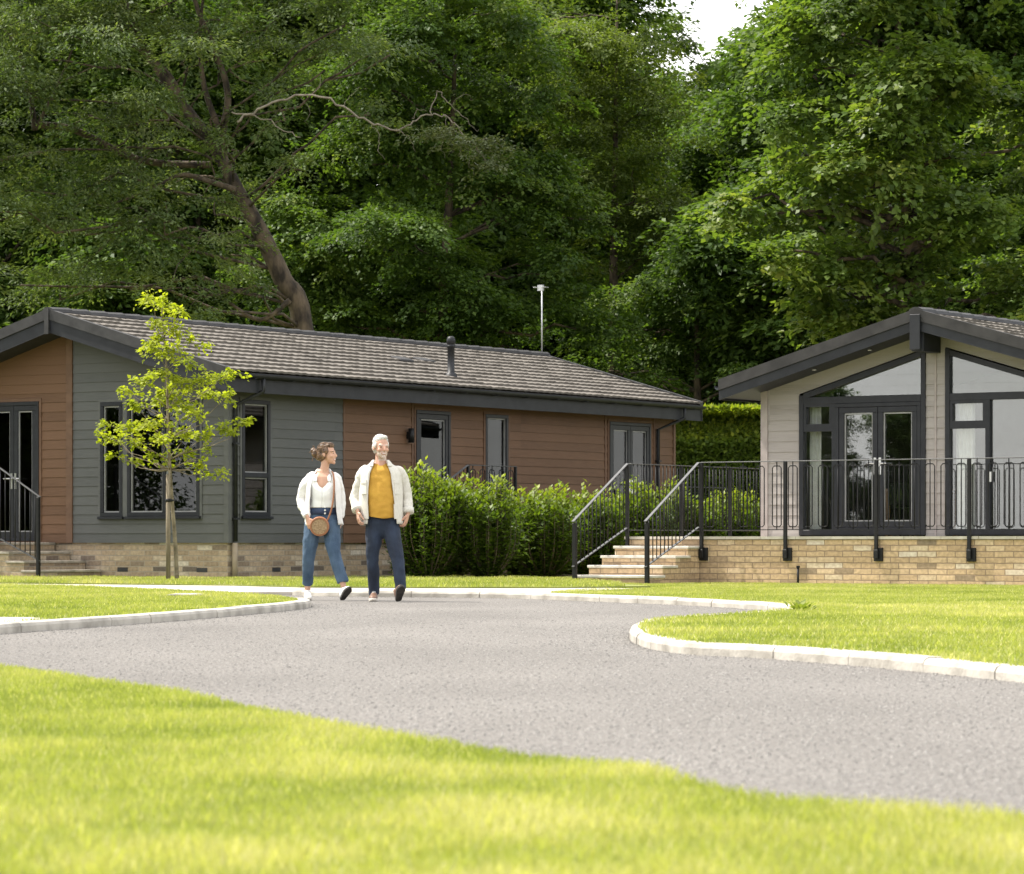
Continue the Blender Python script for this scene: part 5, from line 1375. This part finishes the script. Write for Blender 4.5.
def shoe(parent, heel, d, up, s, upper, sole, name='shoe', L=.27):
    """heel: underside of the heel; d: towards the toe; up: away from the sole"""
    h = Vector(heel); d = Vector(d).normalized(); up = Vector(up); up = (up - d * up.dot(d)).normalized(); sd = d.cross(up)
    mb = MB(); q = lambda a, b, e=0: h + d * a * s + up * b * s + sd * e * s
    mb.tube([q(.03, .052), q(.08, .058), q(.14, .050), q(.19, .040), q(.225, .034)], [(.034 * s, .038 * s), (.038 * s, .050 * s), (.043 * s, .042 * s), (.046 * s, .032 * s), (.036 * s, .024 * s)], 12, side=sd, round_ends=True)
    mb.tube([q(.045, .06), q(.045, .115)], [(.036 * s, .040 * s), (.037 * s, .042 * s)], 12, side=sd)
    o = remeshed(mb, name, [upper], parent, .007, 2)
    sb = MB(); out = [(.0, -.022), (.0, .022), (.02, .034), (.08, .036), (.15, .046), (.20, .048), (.24, .036), (.262, .012), (.262, -.012), (.24, -.034), (.20, -.046), (.15, -.042), (.08, -.034), (.02, -.034)]
    n = len(out); vs = [q(a, .0 + .012 * max(0, (a - .2) / .06), e) for a, e in out] + [q(a, .028 + .010 * max(0, (a - .2) / .06), e * 1.02) for a, e in out]
    sb.add(vs, [tuple(range(n)), tuple(range(2 * n - 1, n - 1, -1))] + [(i, n + i, n + (i + 1) % n, (i + 1) % n) for i in range(n)])
    sb.build('sole', sole, o, bevel=.004)
    lb = MB()
    for k in range(4): lb.tube([q(.10 + .022 * k, .100 - .012 * k, -.02), q(.105 + .022 * k, .107 - .012 * k, 0), q(.10 + .022 * k, .100 - .012 * k, .02)], .004, 5)
    lb.build('lace', M['white'], o)
    return o

def people():
    skin_w = noisy('skin warm', (.48, .27, .18), (.56, .33, .23), 9, .5); skin_m = noisy('skin ruddy', (.47, .25, .17), (.55, .32, .23), 9, .5)
    lip = mat('lips', (.44, .22, .16), .45); eye = mat('eye dark', (.03, .02, .015), .2); ew = mat('eye white', (.7, .68, .65), .3)
    grey = noisy('silver hair', (.42, .40, .37), (.72, .70, .66), 60, .55); brown = noisy('brown hair', (.045, .022, .011), (.17, .095, .045), 45, .45, stretch=(1, 1, .4))
    stub = noisy('grey beard', (.42, .31, .25), (.60, .50, .43), 90, .7)
    den_w = noisy('mid blue denim', (.030, .060, .108), (.075, .122, .19), 7, .85, 8, bump=.3, bscale=120, stretch=(1, 1, .4))
    den_d = noisy('dark indigo denim', (.007, .012, .026), (.019, .031, .058), 7, .85, 8, bump=.3, bscale=120, stretch=(1, 1, .4))
    den_t = noisy('dark denim waistband', (.02, .035, .075), (.04, .06, .12), 9, .85)
    tee = noisy('mustard cotton', (.44, .235, .030), (.52, .29, .04), 8, .9, bump=.2, bscale=70)
    jac = noisy('off white corduroy', (.55, .52, .46), (.64, .61, .55), 40, .9, bump=.1, bscale=110, stretch=(3, 3, .6))
    shirt = noisy('white linen', (.68, .66, .65), (.78, .76, .75), 10, .85, bump=.08, bscale=80); tank = noisy('white cotton', (.74, .74, .73), (.8, .8, .79), 10, .8)
    ws = noisy('white canvas', (.70, .70, .68), (.8, .8, .78), 20, .7); dks = noisy('dark rubber sole', (.02, .018, .016), (.05, .045, .04), 20, .8); bl = noisy('brown leather', (.10, .05, .03), (.17, .09, .055), 14, .5); pale = noisy('pale rubber sole', (.6, .56, .5), (.7, .66, .6), 9, .7); tan = noisy('tan weave', (.26, .17, .09), (.42, .29, .17), 60, .7, bump=.5, bscale=90); rim = noisy('tan leather', (.25, .10, .045), (.33, .145, .07), 10, .5)

    # ---------------- man
    base = G(385.4, 601.5); t = thing('person', 'grey haired man in an off white jacket, mustard t-shirt and dark jeans', 'person', base)
    mb = MB(); hc = Vector((-.047, -.03, 1.682)); hs = 1.08
    rot, loc = head(mb, hc, R(24), hs, R(2), 1.08)
    mb.tube([(-.05, .02, 1.62), (-.05, .015, 1.54), (-.05, .01, 1.44)], [.060, .062, .078], 12)
    mb.tube([(-.05, .02, 1.47), (-.05, .02, 1.42), (-.045, .02, 1.30), (-.04, .01, 1.12), (-.035, .01, .98), (-.03, .02, .88)], [(.12, .07), (.185, .095), (.195, .112), (.165, .112), (.165, .11), (.16, .11)], 16, side=(1, 0, 0), round_ends=True)
    aL = [(-.245, .02, 1.425), (-.33, .06, 1.13), (-.305, -.06, 1.00)]; aR = [(.165, .02, 1.425), (.225, .07, 1.18), (.245, .0, .975)]
    for a in (aL, aR): mb.tube(smooth_line(a, 4), list(np.linspace(.046, .027, 9)), 10, round_ends=True)
    hand(mb, (-.300, -.075, .985), (.12, -.30, -1), (.9, .1, .1), (.3, -1, 0), 1.08, .55)
    hand(mb, (.246, -.01, .955), (-.25, -.22, -1), (-.8, .4, 0), (-.25, -1, 0), 1.08, .6)
    lL = [(-.12, .01, .90), (-.135, .03, .47), (-.128, .17, .10)]; lR = [(.055, .01, .90), (.135, -.12, .47), (.178, -.20, .16)]
    for l in (lL, lR): mb.tube(smooth_line(l, 4), list(np.linspace(.070, .036, 9)), 10, round_ends=True)
    # (the knee and the ankle carry on into the shoe)
    def paint(p):
        q = loc(p)
        if p.z < 1.45: return 0
        ax = abs(q.x)
        if q.y < -.062 and abs(ax - .031) < .0075 and abs(q.z - .004) < .005: return 2
        if q.y < -.05 and abs(ax - .031) < .021 and .019 < q.z < .027: return 4
        if q.y < -.066 and ax < .020 and -.0635 < q.z < -.058: return 3
        if q.y < -.066 and ax < .027 and -.074 < q.z < -.052: return 1
        if q.y < .0 and q.z < -.040 and ax < .075 and q.z > -.135 and (q.z < -.052 or ax < .034 and q.z > -.052 and q.y < -.07 or ax > .045): return 5
        return 0
    remeshed(mb, 'body', [skin_m, lip, eye, ew, grey, stub], t, .0065, 2, paint=paint)
    hb = MB()
    def H(p, r, b=hb): b.ell(hc + rot @ (Vector(p) * hs), [q * hs for q in r], rot=rot)
    H((0, .022, .052), (.078, .088, .080)); H((0, .046, .0), (.071, .060, .074)); H((.004, -.022, .098), (.054, .048, .026)); H((-.012, -.04, .090), (.036, .028, .018))
    for s in (-1, 1): H((s * .068, .022, .012), (.014, .028, .045)); H((s * .070, -.018, .020), (.009, .016, .030))
    hr = remeshed(hb, 'hair', [grey], t, .006, 2, .004, 40, 1)
    strands(hr, hc, rot, hs, [((0, .022, .052), (.078, .088, .080)), ((0, .05, .0), (.073, .062, .078)), ((.004, -.022, .098), (.054, .048, .026))], grey, 700, .030, .0028, 3, lambda q: (.15, 1, .1) if q.z > .06 else (0, .5, -1))
    jb = MB()
    jb.tube([(-.032, .015, 1.00), (-.032, .015, .94), (-.032, .02, .86), (-.032, .02, .80)], [(.166, .122), (.172, .128), (.182, .132), (.170, .12)], 18, side=(1, 0, 0), round_ends=True)
    jb.tube(smooth_line([(-.115, .01, .88), (-.13, -.005, .66), (-.138, .02, .47), (-.134, .12, .22), (-.13, .165, .075)], 4), list(np.interp(np.linspace(0, 4, 17), range(5), [.098, .090, .070, .062, .060])), 14)
    jb.tube(smooth_line([(.050, .005, .88), (.090, -.08, .66), (.135, -.14, .47), (.160, -.175, .28), (.176, -.195, .135)], 4), list(np.interp(np.linspace(0, 4, 17), range(5), [.098, .090, .071, .063, .061])), 14)
    jn = remeshed(jb, 'jeans', [den_d], t, .008, 2, .009, 8, 2, (1.2, 1.2, 1.1))
    tb = MB()
    tb.tube([(-.05, .02, 1.515), (-.05, .02, 1.47), (-.05, .015, 1.42), (-.045, .005, 1.30), (-.04, -.015, 1.12), (-.03, -.02, 1.00), (-.026, -.01, .92)], [(.075, .066), (.135, .082), (.198, .108), (.205, .128), (.182, .145), (.178, .148), (.176, .138)], 18, side=(1, 0, 0))
    remeshed(tb, 't_shirt', [tee], t, .009, 2, .011, 7, 3, (1, 1, 1.5), keep=[((-.03, 0, .905), (-.16, 0, -1)), ((0, 0, 1.512), (0, -.28, 1))])
    rows = [(.835, -.035, .015, .236, .172, 40), (1.0, -.042, .01, .238, .172, 37), (1.15, -.046, .01, .238, .172, 33), (1.30, -.05, .015, .232, .152, 29), (1.40, -.052, .02, .236, .132, 25), (1.455, -.052, .022, .195, .110, 24), (1.495, -.052, .024, .135, .092, 30), (1.535, -.052, .026, .088, .082, 42)]
    ja = shell(rows, 'jacket', jac, t, 48, .006, .013, 6, 4, hem=.012)
    cb = [(1.545, -.052, .026, .090, .084, 44), (1.52, -.052, .022, .112, .102, 40), (1.478, -.052, .014, .142, .122, 30)]
    shell(cb, 'collar', jac, ja, 30, .007, .003, 9, 6)
    sb = MB()
    for a, r in ((aL, [.054, .066, .060, .057, .053]), (aR, [.054, .066, .060, .058, .056])):
        sx = a[0][0]; pp = smooth_line([(-.05 + (sx + .05) * .55, a[0][1], a[0][2] + .005), (sx * 1.0, a[0][1], a[0][2] - .03)] + a[1:], 5); pp[-1] = Vector(a[2]) + Vector((0, 0, .005))
        sb.tube(pp, list(np.interp(np.linspace(0, 4, len(pp)), range(5), r)), 14, round_ends=False)
    remeshed(sb, 'sleeve', [jac], ja, .008, 2, .011, 13, 5)
    cf = MB(); d = (Vector(aR[2]) - Vector(aR[1])).normalized(); e = Vector(aR[2]); cf.tube([e - d * .045, e + d * .012], [.068, .066], 14); d = (Vector(aL[2]) - Vector(aL[1])).normalized(); e = Vector(aL[2]); cf.tube([e - d * .03, e + d * .012], [.060, .058], 14)
    cf.build('cuff', jac, ja)
    for p0, p1, z0, z1, nm in ((-148, -126, 1.17, 1.31, 'pocket'), (-149, -125, 1.285, 1.325, 'pocket_flap'), (-54, -32, 1.17, 1.31, 'pocket'), (-55, -31, 1.285, 1.325, 'pocket_flap'), (-140, -122, .90, 1.06, 'pocket'), (-58, -40, .90, 1.06, 'pocket')):
        patch(rows, p0, p1, z0, z1, .011 if nm == 'pocket' else .016, nm, jac, ja)
    shoe(t, (-.128, .20, .0), (-.02, -1, 0), (0, 0, 1), 1.02, bl, pale); shoe(t, (.150, -.235, .004), (.16, -.74, .52), (-.22, .45, .85), 1.05, bl, dks)

    # ---------------- woman
    base = G(322.4, 600.4); t = thing('person', 'brown haired woman in an open white shirt and cropped blue jeans, looking right', 'person', base)
    mb = MB(); hc = Vector((.055, .0, 1.626)); hs = 1.02
    rot, loc = head(mb, hc, R(72), hs, R(-3), .92)
    mb.tube([(.038, .01, 1.57), (.028, .01, 1.49), (.012, .015, 1.40)], [.048, .047, .058], 12)
    mb.tube([(.008, .015, 1.415), (.005, .015, 1.37), (.005, .01, 1.27), (.005, .01, 1.12), (.0, .015, 1.00), (0, .02, .88)], [(.085, .055), (.150, .080), (.138, .096), (.112, .085), (.145, .10), (.15, .10)], 16, side=(1, 0, 0), round_ends=True)
    aL = [(-.145, .02, 1.365), (-.235, .08, 1.12), (-.165, -.07, .935)]; aR = [(.155, .03, 1.365), (.205, .10, 1.12), (.195, .06, .92)]
    for a in (aL, aR): mb.tube(smooth_line(a, 4), list(np.linspace(.038, .022, 9)), 10, round_ends=True)
    hand(mb, (-.158, -.085, .915), (.30, -.25, -1), (.6, .8, .0), (.8, -.5, .0), .95, .55)
    hand(mb, (.193, .055, .895), (-.02, .0, -1), (-1, 0, 0), (0, -1, 0), .95, .5)
    lL = [(-.09, .01, .88), (-.150, .0, .46), (-.175, .15, .10)]; lR = [(.085, .01, .88), (.145, -.12, .50), (.248, -.17, .15)]
    for l in (lL, lR): mb.tube(smooth_line(l, 4), list(np.linspace(.066, .032, 9)), 10, round_ends=True)
    def paint_w(p):
        q = loc(p); ax = abs(q.x)
        if p.z < 1.42: return 0
        if q.y < -.062 and abs(ax - .031) < .0075 and abs(q.z - .004) < .005: return 2
        if q.y < -.05 and abs(ax - .031) < .020 and .020 < q.z < .026: return 4
        if q.y < -.066 and ax < .022 and -.064 < q.z < -.058: return 3
        if q.y < -.066 and ax < .027 and -.074 < q.z < -.052: return 1
        return 0
    remeshed(mb, 'body', [skin_w, lip, eye, ew, brown], t, .0065, 2, paint=paint_w)
    hb = MB()
    def H(p, r, b=hb): b.ell(hc + rot @ (Vector(p) * hs), [q * hs for q in r], rot=rot)
    H((0, .026, .048), (.080, .090, .084)); H((0, .055, -.005), (.074, .062, .080)); H((0, -.034, .088), (.060, .046, .036)); H((0, .138, .015), (.046, .042, .050)); H((.01, .165, .045), (.03, .028, .035)); H((0, .10, -.03), (.035, .04, .04))
    for s in (-1, 1): H((s * .070, .0, .030), (.013, .045, .042)); H((s * .069, .022, -.02), (.012, .03, .04))
    for i in range(9):
        rr = random.Random(i); a = Vector((rr.uniform(-.03, .03), .15, .02 + rr.uniform(-.05, .05))); b = a + Vector((rr.uniform(-.03, .03), rr.uniform(.02, .06), rr.uniform(-.06, .06)))
        hb.tube([hc + rot @ (q * hs) for q in (a, (a + b) / 2 + Vector((0, 0, .012)), b)], [.009, .007, .0045], 6)
    hr = remeshed(hb, 'hair', [brown], t, .006, 2, .003, 26, 2, (1, 1, 2.4))
    strands(hr, hc, rot, hs, [((0, .026, .048), (.080, .090, .084)), ((0, .055, -.005), (.074, .062, .080)), ((0, -.034, .088), (.060, .046, .036))], brown, 600, .055, .0028, 4, lambda q: (-q.x * 2, 1, -(q.z - .01) * 3))
    strands(hr, hc, rot, hs, [((0, .138, .015), (.046, .042, .050)), ((.01, .165, .045), (.03, .028, .035))], brown, 200, .04, .0026, 5, lambda q: (q.z * 8 - .2, .6, -q.x * 10 + .1))
    jb = MB()
    jb.tube([(0, .015, 1.055), (0, .015, 1.00), (0, .02, .92), (0, .025, .84), (0, .02, .79)], [(.122, .096), (.138, .106), (.176, .124), (.196, .138), (.178, .12)], 18, side=(1, 0, 0), round_ends=False)
    jb.tube(smooth_line([(-.098, .01, .86), (-.128, -.015, .66), (-.155, .0, .46), (-.168, .075, .28), (-.174, .135, .185)], 4), list(np.interp(np.linspace(0, 4, 17), range(5), [.100, .090, .068, .062, .060])), 14)
    jb.tube(smooth_line([(.098, .01, .86), (.115, -.075, .66), (.150, -.135, .48), (.208, -.150, .30), (.236, -.160, .20)], 4), list(np.interp(np.linspace(0, 4, 17), range(5), [.100, .090, .070, .066, .066])), 14)
    jn = remeshed(jb, 'jeans', [den_w], t, .008, 2, .008, 8, 5, (1.2, 1.2, 1.1))
    wb = MB(); wb.tube([(0, .015, .955), (0, .015, 1.0), (0, .015, 1.058)], [(.162, .122), (.148, .113), (.132, .103)], 24, side=(1, 0, 0)); wb.build('waistband', den_t, jn)
    bt = MB()
    for z, y in ((1.035, -.094), (1.0, -.101), (.965, -.108)): bt.ell((.035, y, z), (.011, .006, .011), 10, 6)
    bt.build('button', M['white'], jn)
    def topf(ph):
        a = abs((ph + 90 + 180) % 360 - 180)       # 0 at the front
        return 1.27 + (.075 * min(a, 38) / 38 + (.035 if a > 38 else 0) - (.05 * max(0, min(1, (a - 60) / 30))) + (.05 if a > 140 else 0))
    tk = [(1.03, .002, .012, .136, .106, .01), (1.12, .005, .008, .130, .104, .01), (1.20, .005, .005, .142, .114, .01), (1.27, .005, .008, .152, .116, .01), (1.32, .005, .012, .152, .102, .01), (1.36, .005, .014, .148, .09, .01)]
    tv = shell(tk, 'vest_top', tank, t, 60, .005, .005, 9, 7, topf)
    sp = MB()
    for x in (-.075, .085): sp.tube(smooth_line([(x, -.085, 1.32), (x * .95, -.055, 1.375), (x * .9, .01, 1.408), (x * .95, .08, 1.36)], 4), [(.020, .006)] * 13, 8, side=(1, 0, 0))
    sp.build('strap', tank, tv)
    rows = [(.815, .02, .03, .215, .165, 44), (.95, .015, .03, .205, .160, 42), (1.10, .01, .025, .198, .150, 41), (1.25, .008, .02, .194, .138, 40), (1.34, .008, .02, .180, .115, 38), (1.385, .008, .024, .148, .094, 40), (1.43, .010, .03, .086, .074, 54), (1.455, .012, .034, .070, .066, 62)]
    sh = shell(rows, 'shirt', shirt, t, 44, .005, .012, 6, 9, hem=.03)
    sb = MB()
    for a, r in ((aL, [.045, .060, .066, .058, .042]), (aR, [.045, .058, .056, .050, .042])):
        pp = smooth_line([(a[0][0] * .5, a[0][1], a[0][2] + .015), (a[0][0], a[0][1], a[0][2] - .02)] + a[1:], 5)
        sb.tube(pp, list(np.interp(np.linspace(0, 4, len(pp)), range(5), r)), 14)
    remeshed(sb, 'sleeve', [shirt], sh, .008, 2, .012, 12, 8)
    cl = MB(); shell([(1.465, .012, .034, .070, .066, 66), (1.44, .012, .03, .088, .080, 60), (1.395, .01, .022, .118, .096, 50)], 'collar', shirt, sh, 28, .005, .004, 9, 3)
    shoe(t, (-.178, .165, .0), (.10, -1, 0), (0, 0, 1), .98, ws, pale); shoe(t, (.232, -.215, .004), (.34, -.72, .45), (-.20, .42, .88), .98, ws, dks)
    # ---------------- bag
    c = base + Vector((-.022, -.155, .822)); bg = thing('shoulder_bag', 'round woven tan bag with a brown leather rim held against the woman\'s hip', 'bag', c)
    rx = Matrix.Rotation(R(8), 3, 'X')
    def disc(prof, n=28):
        m_ = MB(); vs = []; fs = []
        for r, y in prof:
            for j in range(n): a = 2 * math.pi * j / n; vs.append(rx @ Vector((r * math.cos(a), y, r * math.sin(a))))
        k = len(prof)
        fs = [(i * n + j, (i + 1) * n + j, (i + 1) * n + (j + 1) % n, i * n + (j + 1) % n) for i in range(k - 1) for j in range(n)] + [tuple(range(n)), tuple((k - 1) * n + j for j in range(n - 1, -1, -1))]
        m_.add(vs, fs, 0, False); return m_
    disc([(.02, -.031), (.088, -.028), (.09, .02), (.02, .024)]).build('panel', tan, bg)
    disc([(.086, -.024), (.088, -.036), (.104, -.034), (.108, -.02), (.108, .02), (.104, .03), (.086, .026)]).build('rim', rim, bg)
    st = MB(); o = Vector((.022, .155, -.822))
    pts = [Vector(p) + o for p in ((.06, -.155, .88), (.10, -.150, .98), (.128, -.140, 1.12), (.138, -.128, 1.28), (.125, -.07, 1.40), (.10, .01, 1.435), (.085, .10, 1.38), (.02, .150, 1.25), (-.06, .17, 1.05))]
    st.tube(smooth_line(pts, 4), [(.010, .003)] * 33, 6, side=(1, .3, 0)); st.build('strap', rim, bg)
# ------------------------------------------------------------------ light, sky, camera
def light_and_camera():
    el, az = R(58), math.atan2(-.94, .34)
    S = Vector((-.94 * math.cos(el), .34 * math.cos(el), math.sin(el))).normalized()
    sun = bpy.data.lights.new('sun', 'SUN'); sun.energy = 4.4; sun.angle = R(.55); sun.color = (1, .95, .86)
    so = bpy.data.objects.new('sun', sun); COL.objects.link(so); so.location = (0, 0, 60)
    so.rotation_euler = S.to_track_quat('Z', 'Y').to_euler()
    w = bpy.data.worlds.new('World'); SC.world = w; w.use_nodes = True; nt = w.node_tree
    sky = nt.nodes.new('ShaderNodeTexSky'); sky.sky_type = 'NISHITA'; sky.sun_disc = False; sky.sun_elevation = el; sky.sun_rotation = az
    sky.air_density = 1.2; sky.dust_density = 2.0
    tc = nt.nodes.new('ShaderNodeTexCoord'); mp = nt.nodes.new('ShaderNodeMapping'); mp.inputs['Scale'].default_value = (1, 1, 3.2)
    nz = nt.nodes.new('ShaderNodeTexNoise'); nz.inputs['Scale'].default_value = 2.2; nz.inputs['Detail'].default_value = 7
    cr = nt.nodes.new('ShaderNodeValToRGB'); cr.color_ramp.elements[0].position = .36; cr.color_ramp.elements[1].position = .60
    cr.color_ramp.elements[0].color = (.25, .25, .25, 1); cr.color_ramp.elements[1].color = (1, 1, 1, 1)
    mx = nt.nodes.new('ShaderNodeMix'); mx.data_type = 'RGBA'; mx.inputs[7].default_value = (8.7, 8.5, 8.2, 1)
    bg = nt.nodes['Background']; bg.inputs[1].default_value = .15
    L = nt.links.new
    L(tc.outputs['Generated'], mp.inputs[0]); L(mp.outputs[0], nz.inputs['Vector']); L(nz.outputs[0], cr.inputs[0]); L(cr.outputs[0], mx.inputs[0]); L(sky.outputs[0], mx.inputs[6]); L(mx.outputs[2], bg.inputs[0])
    cam = bpy.data.cameras.new('camera'); co = bpy.data.objects.new('camera', cam); COL.objects.link(co); SC.camera = co
    co.location = (0, 0, CAMH); co.rotation_euler = (R(90), 0, 0)
    cam.sensor_width = 36; cam.lens = 36 * F / 1024
    cam.shift_y = (HOR - 437) / 1024
    cam.clip_start = .1; cam.clip_end = 3000
    cam.dof.use_dof = True; cam.dof.focus_distance = 36; cam.dof.aperture_fstop = 8
    SC.view_settings.view_transform = 'Standard'; SC.view_settings.look = 'None'; SC.view_settings.exposure = .95; SC.view_settings.gamma = 1
    c = SC.cycles; c.max_bounces = 8; c.diffuse_bounces = 3; c.glossy_bounces = 3; c.transmission_bounces = 4; c.transparent_max_bounces = 10
    c.caustics_reflective = False; c.caustics_refractive = False; c.use_denoising = True
    try: c.denoiser = 'OPENIMAGEDENOISE'
    except Exception: pass
    c.sample_clamp_indirect = 6

make_mats()
M['brick_pipe'] = noisy('buff downpipe', (.24, .19, .13), (.3, .24, .17), 6)
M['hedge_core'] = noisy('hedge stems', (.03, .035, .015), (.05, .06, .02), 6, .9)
light_and_camera()
land()
left_lodge(); right_lodge(); terrace(); left_extras()
hedge(); shrubs(); young_tree(); trees(); people()
bpy.context.view_layer.update()
